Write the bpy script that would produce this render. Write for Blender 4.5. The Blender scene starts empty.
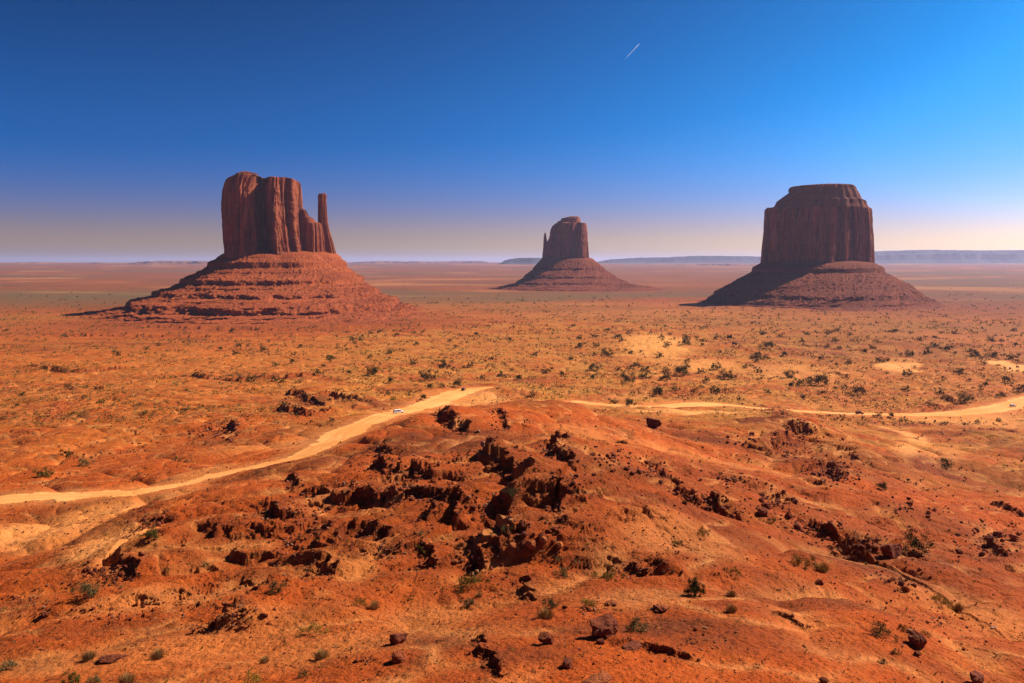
import bpy, math, random, bisect
import numpy as np

rng = np.random.default_rng(7)
random.seed(7)
C = bpy.context.scene.collection
scene = bpy.context.scene
PI = math.pi

# ------------------------------------------------------------------ camera model
W, H = 1024, 683
F = 850.0
HOR = 262.0            # picture row of the horizon
CX = 512.0

# ------------------------------------------------------------------ noise
_perm = rng.permutation(256)
_perm = np.concatenate([_perm, _perm, _perm])
_ang = rng.uniform(0, 2 * PI, 256)
_gx, _gy = np.cos(_ang), np.sin(_ang)


def noise2(x, y):
    xi = np.floor(x).astype(np.int64); yi = np.floor(y).astype(np.int64)
    xf = x - xi; yf = y - yi
    xi &= 255; yi &= 255
    u = xf * xf * xf * (xf * (xf * 6 - 15) + 10); v = yf * yf * yf * (yf * (yf * 6 - 15) + 10)

    def g(ix, iy, dx, dy):
        h = _perm[_perm[ix] + iy]
        return _gx[h] * dx + _gy[h] * dy
    a = g(xi, yi, xf, yf); b = g(xi + 1, yi, xf - 1, yf)
    c = g(xi, yi + 1, xf, yf - 1); d = g(xi + 1, yi + 1, xf - 1, yf - 1)
    return ((a + (b - a) * u) + ((c + (d - c) * u) - (a + (b - a) * u)) * v) * 1.5


def fbm(x, y, oct=4, gain=0.5):
    s = 0; a = 1; t = 0
    for i in range(oct):
        s = s + a * noise2(x * 2 ** i + 17.3 * i, y * 2 ** i - 9.1 * i); t += a; a *= gain
    return s / t


def sstep(a, b, x):
    t = np.clip((x - a) / (b - a), 0, 1)
    return t * t * (3 - 2 * t)


# ------------------------------------------------------------------ base terrain: thin-plate spline through surveyed points
CP = []


def cp(py, *pairs):
    for px, d in pairs:
        z = -(py - HOR) / F * d
        X = (px - CX) / F * d
        CP.append((math.atan2(X, d), math.log(math.hypot(X, d)), z))


cp(683, (-120, 66), (0, 62), (256, 56), (512, 50), (768, 50), (1024, 56), (1150, 60))
cp(640, (0, 75), (256, 68), (512, 60), (768, 60), (1024, 70))
cp(600, (-150, 115), (0, 98), (150, 90), (256, 85), (400, 76), (512, 72), (700, 72), (850, 76), (1024, 95), (1180, 105))
cp(560, (0, 130), (130, 118), (256, 105), (400, 92), (512, 88), (640, 86), (750, 92), (880, 110), (1024, 135))
cp(520, (-150, 200), (0, 180), (130, 155), (256, 135), (400, 118), (512, 110), (620, 106), (700, 118), (850, 150), (1024, 190), (1180, 215))
cp(480, (0, 240), (100, 230), (200, 205), (300, 175), (400, 155), (512, 145), (600, 145), (700, 170), (850, 220), (1024, 270))
cp(440, (-150, 350), (0, 330), (200, 310), (330, 280), (400, 215), (450, 205), (512, 200), (580, 210), (680, 260), (800, 320), (900, 350), (1024, 390), (1180, 400))
cp(425, (440, 250), (640, 310), (500, 262)); cp(405, (530, 300)); cp(413, (590, 302)); cp(420, (772, 380))
cp(412, (398, 425), (0, 420), (200, 420), (300, 400))
cp(388, (490, 560), (430, 590))
cp(405, (585, 500), (700, 510)); cp(413, (830, 525)); cp(412, (970, 545)); cp(400, (1024, 600), (1180, 620))
cp(360, (-150, 780), (0, 780), (250, 800), (512, 850), (768, 900), (1024, 920), (1180, 920))
cp(340, (-100, 1130), (120, 1140), (350, 1150), (512, 1160), (768, 1180), (1024, 1200), (1150, 1200))
for a in (-0.75, -0.5, -0.25, 0, 0.25, 0.5, 0.75):
    for r, z in ((1600, -107), (2450, -108), (5200, -106), (12000, -66), (20000, -28), (90000, -28)):
        CP.append((a, math.log(r), z))
    for r, z in ((2, -1.75), (4, -3.2), (8, -7), (15, -12.5), (28, -19.5)):
        CP.append((a, math.log(r), z * (1 + 0.05 * abs(a))))
    if abs(a) > 0.6:
        for r, z in ((60, -31), (110, -42), (200, -56), (400, -76), (700, -90)):
            CP.append((a, math.log(r), z))
CP = np.array(CP)


def _phi(d2):
    return np.where(d2 > 1e-12, d2 * np.log(np.maximum(d2, 1e-12)) * 0.5, 0)


def _tps_fit():
    P = CP[:, :2]; n = len(P)
    d2 = ((P[:, None] - P[None]) ** 2).sum(-1)
    A = np.zeros((n + 3, n + 3))
    A[:n, :n] = _phi(d2) + np.eye(n) * 2e-3
    A[:n, n] = 1; A[:n, n + 1:] = P
    A[n, :n] = 1; A[n + 1:, :n] = P.T
    return np.linalg.solve(A, np.concatenate([CP[:, 2], np.zeros(3)]))


_wt = _tps_fit()
# the spline is tabulated once over (bearing, log distance) and read bilinearly
TA = np.linspace(-0.8, 0.8, 321); TL = np.linspace(math.log(1.8), math.log(95000), 700)


def _tab():
    a, l = np.meshgrid(TA, TL)
    out = np.full(a.shape, 0.0)
    n = len(CP)
    for i in range(n):
        out += _wt[i] * _phi((a - CP[i, 0]) ** 2 + (l - CP[i, 1]) ** 2)
    return out + _wt[n] + _wt[n + 1] * a + _wt[n + 2] * l


TZ = np.minimum(_tab(), -1.6)


def bil(T, ga, gl, a, l):
    fa = np.clip((a - ga[0]) / (ga[1] - ga[0]), 0, len(ga) - 1.001); fl = np.clip((l - gl[0]) / (gl[1] - gl[0]), 0, len(gl) - 1.001)
    ia = fa.astype(int); il = fl.astype(int); ua = fa - ia; ul = fl - il
    return (T[il, ia] * (1 - ua) + T[il, ia + 1] * ua) * (1 - ul) + (T[il + 1, ia] * (1 - ua) + T[il + 1, ia + 1] * ua) * ul


def base_z(x, y):
    a = np.arctan2(x, y); l = np.log(np.maximum(np.hypot(x, y), 1.8))
    return bil(TZ, TA, TL, np.clip(a, -0.79, 0.79), l)


_RR = np.exp(np.linspace(math.log(20), math.log(90000), 5000))


def base_hit(px, py):
    """ground point of the smooth terrain seen in this direction"""
    a = math.atan2(px - CX, F)
    x = _RR * math.sin(a); y = _RR * math.cos(a)
    row = HOR - F * base_z(x, y) / y
    i = int(np.argmax(row <= py))
    if row[i] > py:
        i = len(_RR) - 1
    return np.array((x[i], y[i]))


# ------------------------------------------------------------------ features placed on it
def poly_world(pts, per=6.0):
    P = np.array([base_hit(*p) for p in pts])
    return P


SCARPS = [  # (height, back slope length, points left to right; the drop is on the right hand of the direction of travel)
    (2.2, 9, (259, 517), (270, 521), (282, 525), (303, 524)),
    (1.7, 8, (296, 496), (310, 495), (322, 498), (335, 493), (352, 494)),
    (2.6, 10, (342, 508), (355, 502), (370, 502), (385, 505), (394, 510)),
    (2.2, 10, (373, 471), (385, 474), (400, 477), (411, 475)),
    (2.2, 8, (410, 474), (420, 480), (438, 486)),
    (1.4, 6, (303, 533), (320, 533), (335, 537)),
    (1.7, 9, (335, 545), (348, 535), (365, 533), (385, 536), (396, 541)),
    (2.4, 7, (310, 564), (320, 560), (330, 567), (341, 577)),
    (2.6, 9, (400, 514), (415, 509), (430, 510), (440, 518), (438, 528)),
    (2.0, 7, (405, 552), (420, 545), (432, 550), (436, 560)),
    (1.6, 7, (370, 452), (380, 450), (392, 455)),
    (1.6, 7, (286, 478), (295, 482), (300, 490)),
    (3.6, 12, (474, 452), (484, 460), (492, 469), (502, 474), (512, 482), (520, 490), (522, 500), (517, 508)),
    (3.2, 12, (533, 454), (545, 451), (555, 455), (562, 467), (570, 478), (578, 485)),
    (3.0, 9, (545, 518), (555, 508), (567, 512), (575, 520), (570, 535)),
    (3.0, 9, (494, 515), (505, 520), (512, 530), (508, 545), (495, 558)),
    (2.1, 8, (448, 512), (458, 520), (462, 530)),
    (1.6, 6, (470, 540), (480, 548), (484, 560)),
    (1.3, 6, (520, 565), (530, 572), (533, 582)),
    (2.8, 14, (420, 424), (432, 421), (445, 427), (460, 431), (478, 436)),
    (1.5, 6, (498, 424), (505, 428), (508, 434)),
    (1.3, 6, (628, 558), (640, 564), (648, 573)),
    (1.0, 5, (655, 560), (662, 566), (664, 573)),
    (5.0, 12, (772, 452), (780, 446), (790, 439), (800, 436), (814, 441)),
    (3.0, 14, (770, 420), (782, 416), (789, 426), (792, 434)),
    (3.2, 10, (806, 468), (825, 459), (840, 463), (842, 478)),
    (2.4, 6, (838, 538), (852, 545), (868, 547), (884, 543), (897, 549)),
    (1.2, 6, (795, 512), (812, 522), (828, 532)),
    (1.6, 7, (985, 535), (1000, 545), (1012, 554)),
    (1.5, 7, (988, 498), (1005, 502), (1026, 510)),
    (2.4, 10, (975, 432), (995, 428), (1026, 430)),
    (1.4, 6, (880, 470), (900, 474), (925, 478)),
    (2.5, 9, (54, 388), (66, 386), (78, 391)),
    (2.5, 9, (92, 390), (104, 391)),
    (3.0, 12, (28, 421), (48, 415), (56, 408), (66, 403)),
    (0.9, 5, (40, 484), (55, 480), (72, 477)),
    (4.5, 16, (276, 394), (300, 397), (312, 402), (330, 398), (350, 401), (372, 403)),
    (4.0, 14, (275, 409), (298, 411), (312, 414)),
    (3.8, 14, (195, 431), (215, 425), (230, 423), (238, 431)),
    (2.0, 8, (70, 580), (90, 572), (105, 565), (125, 567), (147, 573)),
    (1.7, 7, (138, 536), (150, 524), (160, 520), (172, 524)),
    (1.6, 7, (278, 588), (250, 604), (225, 617), (205, 630)),
    (1.1, 6, (262, 604), (240, 618), (222, 630)),
    (0.55, 4, (610, 652), (632, 648), (660, 653), (700, 662)),
    (0.8, 4, (476, 634), (484, 652), (498, 668), (508, 684)),
    (0.5, 4, (772, 615), (790, 620), (808, 627)),
    (1.5, 8, (600, 442), (615, 448), (632, 452)),
    (1.5, 8, (655, 470), (680, 492), (700, 505)),
    (1.6, 7, (712, 500), (728, 512), (745, 520)),
    (2.5, 12, (810, 372), (835, 374), (850, 379)),
    (3.0, 12, (935, 396), (950, 398), (968, 404)),
    (2.2, 12, (60, 462), (110, 452), (150, 446)),
    (6.0, 60, (60, 317), (150, 321), (250, 323), (350, 321), (440, 316)),
    (5.0, 50, (100, 326), (200, 330), (300, 331), (410, 326)),
    (4.0, 40, (30, 334), (120, 337), (230, 338), (330, 336)),
    (5.0, 50, (690, 306), (780, 310), (860, 310), (950, 306)),
    (3.0, 26, (20, 365), (80, 370), (160, 366)),
    (3.5, 26, (180, 376), (240, 382), (330, 378)),
    (3.0, 22, (640, 396), (690, 393), (740, 390)),
    (3.0, 24, (860, 356), (910, 361), (980, 358)),
]
SC = [(h, L, np.array([base_hit(*p) for p in pts])) for h, L, *pts in SCARPS]

BUMPS = [  # (px, py, radius m, height m): knolls and hollows
    (440, 428, 22, 3.0), (535, 418, 30, 4), (600, 425, 26, 3), (720, 432, 24, 3.5), (790, 432, 20, 5), (860, 455, 18, 4.5),
    (170, 512, 14, 2.0), (215, 540, 16, 2.5), (120, 590, 8, 0.8), (300, 590, 9, 1.8), (640, 535, 9, 1.6), (690, 470, 20, 2.5),
    (600, 500, 14, 2), (560, 650, 6, 0.7), (720, 610, 10, 1.0), (860, 610, 8, 0.9), (455, 470, 12, 2), (650, 345, 90, 9),
    (760, 350, 70, 5), (150, 400, 40, 3), (60, 440, 26, 2), (880, 340, 80, 4), (960, 470, 22, -2.5), (730, 480, 14, -2.0),
    (450, 590, 9, -0.9), (90, 530, 16, -1.5), (880, 500, 14, 1.8), (800, 480, 16, 1.8), (350, 380, 50, 4), (200, 460, 18, 1.2),
    (1000, 440, 20, 3), (580, 470, 10, 2.0), (528, 500, 7, 1.5), (385, 520, 9, 1.2), (920, 560, 9, 1.1)]
BW = [(base_hit(a, b), r, h) for a, b, r, h in BUMPS]

ROADS = {
    'left': [(-60, 505, 5.5), (0, 499, 5.5), (60, 496, 5), (120, 493, 5), (180, 484, 4.6), (240, 470, 4.6), (290, 460, 5), (325, 446, 7),
             (345, 432, 8), (370, 421, 7), (400, 412, 7), (430, 404, 9), (455, 394, 10), (475, 389, 8), (495, 388, 6)],
    'right': [(578, 402, 5), (610, 405, 6), (650, 407, 7.5), (690, 405, 11), (715, 404, 9), (760, 408, 6.5), (830, 412.5, 5.6), (900, 414, 7), (950, 413.5, 10),
              (985, 410, 11), (1010, 405, 10), (1040, 396, 9), (1080, 380, 8)],
}
RW = {}
for k, pts in ROADS.items():
    P = np.array([base_hit(a, b) for a, b, _ in pts]); w = np.array([c for _, _, c in pts], float)
    # Catmull-Rom refinement
    Q = []; Wd = []
    for i in range(len(P) - 1):
        p0, p1, p2, p3 = P[max(i - 1, 0)], P[i], P[i + 1], P[min(i + 2, len(P) - 1)]
        for t in np.linspace(0, 1, 10, endpoint=False):
            Q.append(0.5 * ((2 * p1) + (p2 - p0) * t + (2 * p0 - 5 * p1 + 4 * p2 - p3) * t * t + (3 * p1 - p0 - 3 * p2 + p3) * t ** 3))
            Wd.append(w[i] * (1 - t) + w[i + 1] * t)
    Q.append(P[-1]); Wd.append(w[-1])
    RW[k] = (np.array(Q), np.array(Wd))


def seg_dist(x, y, P):
    """signed distance (positive on the left of travel), position along the line 0..1 and nearest segment"""
    L = np.concatenate([[0], np.cumsum(np.hypot(*np.diff(P, axis=0).T))])
    best = np.full(x.shape, 1e18); sg = np.ones(x.shape); t_out = np.zeros(x.shape); ov = np.zeros(x.shape)
    for i in range(len(P) - 1):
        ax, ay = P[i]; bx, by = P[i + 1]
        dx, dy = bx - ax, by - ay; l2 = dx * dx + dy * dy + 1e-9
        tr = ((x - ax) * dx + (y - ay) * dy) / l2
        t = np.clip(tr, 0, 1)
        qx = ax + dx * t; qy = ay + dy * t
        d = np.hypot(x - qx, y - qy)
        cr = dx * (y - ay) - dy * (x - ax)
        m = d < best
        best = np.where(m, d, best); sg = np.where(m, np.where(cr >= 0, 1, -1), sg)
        t_out = np.where(m, (L[i] + t * math.sqrt(l2)) / L[-1], t_out)
    return best * sg, t_out, L[-1]


def blob(x, y, px, py, rx, ry, soft=0.5):
    c = base_hit(px, py); d = math.hypot(*c); z = -float(base_z(c[0], c[1]))
    a = math.atan2(c[0], c[1])
    rxm = rx * d / F; rym = ry * d * d / (F * z)
    i0, i1 = np.searchsorted(rad, (d - rym * 1.6 - 0.08 * d - 25, d + rym * 1.6 + 0.08 * d + 25))
    da = (rxm * 1.6 + 0.05 * d + 25) / d
    j0, j1 = np.searchsorted(ang, (a - da, a + da))
    out = np.zeros(x.shape)
    x = x[i0:i1, j0:j1]; y = y[i0:i1, j0:j1]
    lx = (x - c[0]) * math.cos(a) - (y - c[1]) * math.sin(a)
    ly = (x - c[0]) * math.sin(a) + (y - c[1]) * math.cos(a)
    q = np.hypot(lx / rxm, ly / rym)
    out[i0:i1, j0:j1] = sstep(1 + soft, 1 - soft, q)
    return out


# ------------------------------------------------------------------ terrain grid (denser where the picture needs it)
ACORE = math.atan(0.5 * W / F) + 0.05
NA = 1360
core = np.linspace(-ACORE, ACORE, NA)
side = np.concatenate([np.linspace(ACORE, 0.9, 40)[1:], np.linspace(0.9, PI, 60)[1:]])
ang = np.concatenate([-side[::-1], core, side])        # first and last column coincide behind the camera
rows = [1.9]
while rows[-1] < 30:
    rows.append(rows[-1] * 1.06)
while rows[-1] < 90000:
    r = rows[-1]
    zz = 30 + 40 * min(r / 300, 1) + 38 * min(max(r - 300, 0) / 1000, 1)
    step = r * r / (F * zz) * 0.62
    if r > 250 and r < 1300:
        step *= 0.8
    rows.append(r + min(step, r * 0.12))
rad = np.array(rows)
NR = len(rad); NC = len(ang)
print('grid', NR, NC)
AA, RRg = np.meshgrid(ang, rad)
X = RRg * np.sin(AA); Y = RRg * np.cos(AA)


def terrain(X, Y, RRg):
    z = base_z(X, Y)
    # the flanks and the country behind the camera
    z0 = z.copy()
    cell = RRg * (2 * ACORE / NA)                       # sample spacing
    dr = np.gradient(RRg, axis=0)
    cell = np.maximum(cell, dr * 0.5)

    for c, r, h in BW:
        z = z + h * np.exp(-((X - c[0]) ** 2 + (Y - c[1]) ** 2) / (r * r))
    # roads: distance and mask
    road = np.zeros_like(z); rflat = np.zeros_like(z); rut = np.zeros_like(z)
    for k, (Q, Wd) in RW.items():
        lo = Q.min(0) - 40; hi = Q.max(0) + 40
        m = (X > lo[0]) & (X < hi[0]) & (Y > lo[1]) & (Y < hi[1])
        xs, ys = X[m], Y[m]
        d, t, L = seg_dist(xs, ys, Q)
        ld = np.concatenate([[0], np.cumsum(np.hypot(*np.diff(Q, axis=0).T))]); ld /= ld[-1]
        w = np.interp(t, ld, Wd)
        wob = 2.2 * noise2(xs * 0.10, ys * 0.10) + 1.4 * noise2(xs * 0.35, ys * 0.35) + 0.6 * noise2(xs * 1.1, ys * 1.1)
        rut[m] = np.maximum(rut[m], np.exp(-((np.abs(d + 0.8 * noise2(xs * 0.05, ys * 0.05)) - 1.5) / 0.55) ** 2) + 0.7 * np.exp(-((d - 3.2) / 0.7) ** 2))
        dd = np.abs(d) + wob
        road[m] = np.maximum(road[m], sstep(w + 0.9, w - 0.9, dd))
        rflat[m] = np.maximum(rflat[m], sstep(w * 2.2 + 3, w * 0.9, np.abs(d)))
    # far plains lie nearly flat
    far = sstep(700, 2200, RRg)
    near = sstep(420, 60, RRg)
    flat = 1 - rflat
    # rolling ground
    n = np.zeros_like(z)
    for wl, amp in ((900, 2.0), (220, 2.6), (70, 1.5), (28, 1.0), (11, 0.36), (4.5, 0.17), (1.9, 0.11), (0.8, 0.08), (0.33, 0.045)):
        k = 1 / wl
        ok = sstep(wl * 0.5, wl * 0.22, cell)
        if wl > 300:
            a = amp * sstep(500, 1500, RRg)
        else:
            a = amp * (1 - 0.65 * far)
        if wl > 20:
            a = a * sstep(30, 140, RRg)
        n += ok * a * noise2(X * k + 31.7 * wl, Y * k - 11.9 * wl)
    # small gullies
    wash = np.zeros_like(z)
    for wl, amp in ((26, 1.4), (9, 0.38), (3.2, 0.16)):
        ok = sstep(wl * 0.5, wl * 0.2, cell) * (1 - far)
        wx = X + 0.3 * wl * noise2(X / wl * 0.7 + 5, Y / wl * 0.7); wy = Y + 0.3 * wl * noise2(X / wl * 0.7 - 7, Y / wl * 0.7 + 3)
        rn = 1 - np.abs(noise2(wx / wl + wl, wy / wl - wl)) * 2
        n -= ok * amp * np.clip(rn, 0, 1) ** 3 * sstep(40, 110, RRg)
        if wl > 5:
            wash = np.maximum(wash, ok * np.clip(rn, 0, 1) ** 4)
    z = z + n * (0.12 + 0.88 * flat)

    # scarps
    rock = np.zeros_like(z)
    for h, L, P in SC:
        reach = 6 * L
        lo = P.min(0) - reach; hi = P.max(0) + reach
        m = (X > lo[0]) & (X < hi[0]) & (Y > lo[1]) & (Y < hi[1]) & (np.abs(AA) < 1.2)
        if not m.any():
            continue
        xs, ys = X[m], Y[m]
        s, t, ln = seg_dist(xs, ys, P)
        q = h / 2.5
        jag = q * (1.9 * noise2(xs / (5.0 * q) + h, ys / (5.0 * q)) + 0.8 * noise2(xs / (1.8 * q), ys / (1.8 * q) + 9) + 0.2 * noise2(xs / (0.6 * q), ys / (0.6 * q)))
        s2 = s + jag
        end = sstep(0, 0.14, t) * sstep(1, 0.86, t)
        hh = (1.3 if h > 1.4 else 1.0) * h * end * (0.8 + 0.5 * noise2(xs / (9 * q) - 4, ys / (9 * q) + h))
        up = np.exp(-np.maximum(s2, 0) / (2.0 * L))
        dn = np.exp(np.minimum(s2, 0) / (1.9 * h))
        s3 = s2 + 0.8 * q * noise2(xs / (2.2 * q) + 40, ys / (2.2 * q)) + 0.2 * q * noise2(xs / (0.5 * q), ys / (0.5 * q) + 60)
        s4 = s2 + 1.3 * q * noise2(xs / (3.0 * q) - 40, ys / (3.0 * q) + 21)
        step = 0.55 * sstep(-0.22 * q, 0.06 * q, s2) + 0.27 * sstep(-0.95 * q, -0.75 * q, s3) + 0.18 * sstep(-1.9 * q, -1.6 * q, s4)
        dz = hh * (0.62 * step * up - 0.30 * (1 - step) * dn)
        z[m] += dz * (1 - rflat[m])
        rock[m] = np.maximum(rock[m], end * sstep(2.2 * h, 0.2 * h, -s2) * sstep(1.2 * h, 0.0, s2))
    # outcrop strata breaking the slopes
    zone = np.zeros_like(z)
    for a in ((440, 490, 190, 90, .5), (800, 500, 240, 70, .5), (230, 560, 150, 60, .5), (830, 450, 110, 30, .5), (250, 405, 330, 40, .6), (700, 470, 130, 60, .5), (850, 375, 160, 30, .6)):
        zone = np.maximum(zone, blob(X, Y, *a))
    zone *= (1 - rflat) * sstep(1300, 500, RRg)
    patch = sstep(-0.05, 0.35, noise2(X / 23 + 3, Y / 23 - 8) + 0.5 * noise2(X / 8, Y / 8))
    for S, st in ((1.9, 0.9), (0.75, 0.8)):
        ok = sstep(0.9, 0.3, cell / S * 1.2)
        ph = (z + 0.5 * S * noise2(X / (6 * S), Y / (6 * S)) + 0.14 * S * noise2(X / S, Y / S) + 0.09 * S * noise2(X / S * 2.7, Y / S * 2.7) + 0.05 * S * noise2(X / S * 7, Y / S * 7) + 0.03 * X) / S
        f = ph - np.floor(ph)
        g = f * 0.25 + 0.75 * sstep(0.72, 0.98, f)
        z = z + S * (g - f) * st * zone * patch * ok
        rock = np.maximum(rock, 0.8 * zone * patch * ok * sstep(0.6, 0.8, f))
    return z, road, rflat, rock, wash, rut


Z, ROAD, RFLAT, ROCK, WASH, RUT = terrain(X, Y, RRg)
# keep the lip in front of the camera out of view
lim = -0.62 * RRg + 2.2
nearm = (RRg < 34)
Z = np.where(nearm & (RRg > 4), np.minimum(Z, np.maximum(lim, Z - 6)), Z)
ROW = HOR - F * Z / np.where(Y > 0.1, Y, 0.1)


def ground(x, y):
    """height of the terrain mesh"""
    a = np.arctan2(x, y); r = np.hypot(x, y)
    j = np.clip(np.searchsorted(ang, a) - 1, 0, NC - 2); i = np.clip(np.searchsorted(rad, r) - 1, 0, NR - 2)
    u = (a - ang[j]) / (ang[j + 1] - ang[j]); v = (r - rad[i]) / (rad[i + 1] - rad[i])
    return (Z[i, j] * (1 - u) + Z[i, j + 1] * u) * (1 - v) + (Z[i + 1, j] * (1 - u) + Z[i + 1, j + 1] * u) * v


def sample(T, x, y):
    j = np.clip(np.searchsorted(ang, np.arctan2(x, y)), 0, NC - 1); i = np.clip(np.searchsorted(rad, np.hypot(x, y)), 0, NR - 1)
    return T[i, j]


_vis = np.minimum.accumulate(np.where(RRg > 20, ROW, 1e9), axis=0)


_visT = np.ascontiguousarray(-_vis.T)
_angl = ang.tolist(); _radl = rad.tolist()


def ground1(x, y):
    a = math.atan2(x, y); r = math.hypot(x, y)
    j = min(max(bisect.bisect_left(_angl, a) - 1, 0), NC - 2); i = min(max(bisect.bisect_left(_radl, r) - 1, 0), NR - 2)
    u = (a - _angl[j]) / (_angl[j + 1] - _angl[j]); v = (r - _radl[i]) / (_radl[i + 1] - _radl[i])
    return float((Z[i, j] * (1 - u) + Z[i, j + 1] * u) * (1 - v) + (Z[i + 1, j] * (1 - u) + Z[i + 1, j + 1] * u) * v)


def at1(T, x, y):
    j = min(bisect.bisect_left(_angl, math.atan2(x, y)), NC - 1); i = min(bisect.bisect_left(_radl, math.hypot(x, y)), NR - 1)
    return float(T[i, j])


def hit(px, py):
    """the visible ground point in this direction -> x, y, z, metres per pixel"""
    a = math.atan2(px - CX, F)
    j = int(np.clip(np.searchsorted(ang, a), 0, NC - 1))
    i = int(np.searchsorted(_visT[j], -py))
    i = min(max(i, 1), NR - 1)
    r = rad[i]
    x, y = r * math.sin(a), r * math.cos(a)
    return x, y, ground1(x, y), y / F


# ------------------------------------------------------------------ soil cover, per vertex: pale sand, scrub cover, dark gravel
def masks():
    wx = X + 9 * sstep(40, 300, RRg) * noise2(X / 30, Y / 30) + 0.010 * RRg * noise2(X / 40, Y / 40 + 4)
    wy = Y + 9 * sstep(40, 300, RRg) * noise2(X / 30 + 8, Y / 30) + 0.035 * RRg * noise2(X / 55, Y / 55 - 4)
    B = lambda *a: blob(wx, wy, *a)
    M = np.maximum
    pale = ROAD * 1.0
    pale = M(pale, 0.35 * RFLAT)
    for s, a in ((.55, (465, 402, 38, 14)), (.4, (418, 418, 16, 12)), (.75, (688, 413, 56, 8)), (.6, (60, 518, 90, 26)), (.6, (105, 545, 40, 34)), (.55, (970, 418, 60, 9)),
                 (.6, (905, 440, 14, 26)), (.35, (945, 450, 20, 14)), (.9, (1012, 367, 14, 5)), (.75, (898, 366, 12, 8)), (.35, (180, 480, 60, 14)), (.25, (680, 545, 60, 22)),
                 (.28, (430, 600, 55, 28)), (.25, (330, 640, 90, 30)), (.25, (640, 600, 60, 20)), (.22, (200, 640, 120, 30)), (.3, (720, 455, 80, 10)), (.35, (640, 398, 26, 5)),
                 (.3, (120, 600, 60, 14)), (.3, (980, 600, 60, 20)), (.25, (840, 555, 70, 10)), (.3, (585, 440, 40, 22)), (.35, (290, 446, 60, 12)), (.3, (790, 372, 60, 9))):
        pale = M(pale, s * B(*a))
    yel = np.zeros_like(Z)
    for s, a in ((1.0, (655, 346, 36, 13)), (.75, (705, 366, 34, 10)), (.6, (560, 345, 150, 22)), (.5, (820, 325, 220, 12)), (.6, (420, 350, 130, 18)), (.45, (880, 372, 150, 22)),
                 (.4, (230, 360, 150, 16)), (.35, (130, 390, 130, 14)), (.6, (20, 322, 60, 8)), (.55, (960, 355, 80, 6)), (.7, (500, 303, 130, 6)), (.4, (700, 310, 200, 8))):
        yel = M(yel, s * B(*a))
    dune = np.maximum(B(655, 346, 36, 13), 0.7 * B(705, 366, 34, 10))
    yel = M(yel, dune)
    yel = yel * (0.55 + 0.45 * sstep(-0.3, 0.4, fbm(X / 60, Y / 60, 3)))
    dark = np.zeros_like(Z)
    for s, a in ((.75, (440, 445, 75, 22)), (.5, (330, 465, 60, 14)), (.6, (840, 460, 80, 22)), (.5, (760, 430, 60, 14)), (.45, (250, 540, 70, 24)), (.5, (600, 555, 45, 16)),
                 (.6, (810, 600, 80, 24)), (.45, (540, 660, 55, 18)), (.4, (1000, 440, 40, 20)), (.6, (1000, 300, 150, 10)), (.5, (860, 345, 120, 14)), (.45, (780, 322, 250, 6)),
                 (.4, (380, 485, 70, 14)), (.5, (210, 445, 30, 12)), (.45, (310, 443, 24, 10)), (.55, (980, 470, 70, 14)), (.45, (650, 480, 50, 20)), (.45, (700, 640, 140, 26)), (.5, (300, 430, 50, 10)),
                 (.5, (330, 402, 50, 8)), (.45, (545, 410, 60, 10)), (.4, (130, 520, 40, 14)), (.4, (690, 435, 60, 10)), (.4, (900, 540, 120, 30)), (.5, (250, 322, 210, 9)), (.35, (90, 345, 120, 8)), (.5, (560, 309, 120, 4)), (.45, (880, 310, 160, 7))):
        dark = M(dark, s * B(*a))
    # plains: wide bands of scrub, red soil and sand
    farw = sstep(1200, 2600, RRg)
    f1 = fbm(X / 2200 + 3, Y / 1100, 4); f2 = fbm(X / 1200 - 7, Y / 700 + 2, 4)
    grn = farw * sstep(0.0, 0.35, f1) * 0.8
    for s, a in ((.95, (60, 296, 130, 5)), (.6, (500, 298, 60, 4)), (.6, (960, 283, 90, 4))):
        grn = M(grn, s * B(*a))
    pale = M(pale, farw * 0.22 * sstep(0.12, 0.4, f2))
    dark = M(dark, farw * 0.85 * sstep(0.05, 0.35, -f2))
    patch = fbm(X / 45 + 9, Y / 45, 4); patch2 = fbm(X / 13 - 5, Y / 13 + 2, 3)
    pale = M(pale, 0.42 * WASH * sstep(1500, 600, RRg) * sstep(-0.2, 0.25, patch2))
    dark = M(dark, 0.42 * sstep(0.05, 0.4, patch2) * sstep(900, 300, RRg))
    dark = M(dark, 0.36 * B(520, 490, 330, 95)); dark = M(dark, 0.4 * B(880, 520, 260, 70))
    dark = np.clip(dark * 1.28 + 0.5 * sstep(0.0, 0.5, patch) - 0.25 * sstep(0.0, 0.4, -patch2), 0, 0.95) * (1 - ROAD)
    mid = sstep(230, 420, RRg) * sstep(2600, 1300, RRg) * (1 - RFLAT)
    apron = M(B(250, 323, 215, 10), 0.6 * B(820, 306, 150, 4)); mid = mid * (1 - apron); yel = yel * (1 - 0.85 * apron)
    yel = np.clip(M(yel, (0.3 + 0.55 * sstep(-0.32, -0.12, AA) * (1 - 0.45 * sstep(0.2, 0.45, AA))) * mid * sstep(-0.35, 0.25, -patch)), 0, 1) * (1 - ROAD)
    dark = dark * (1 - dune); pale = M(pale, 0.45 * dune); yel = M(yel, dune)
    return pale, yel, dark, grn, dune, apron


PALE, YEL, DARK, GRN, DUNE, APRON = masks()
ROCK = np.maximum(ROCK, 0.65 * APRON)


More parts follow.
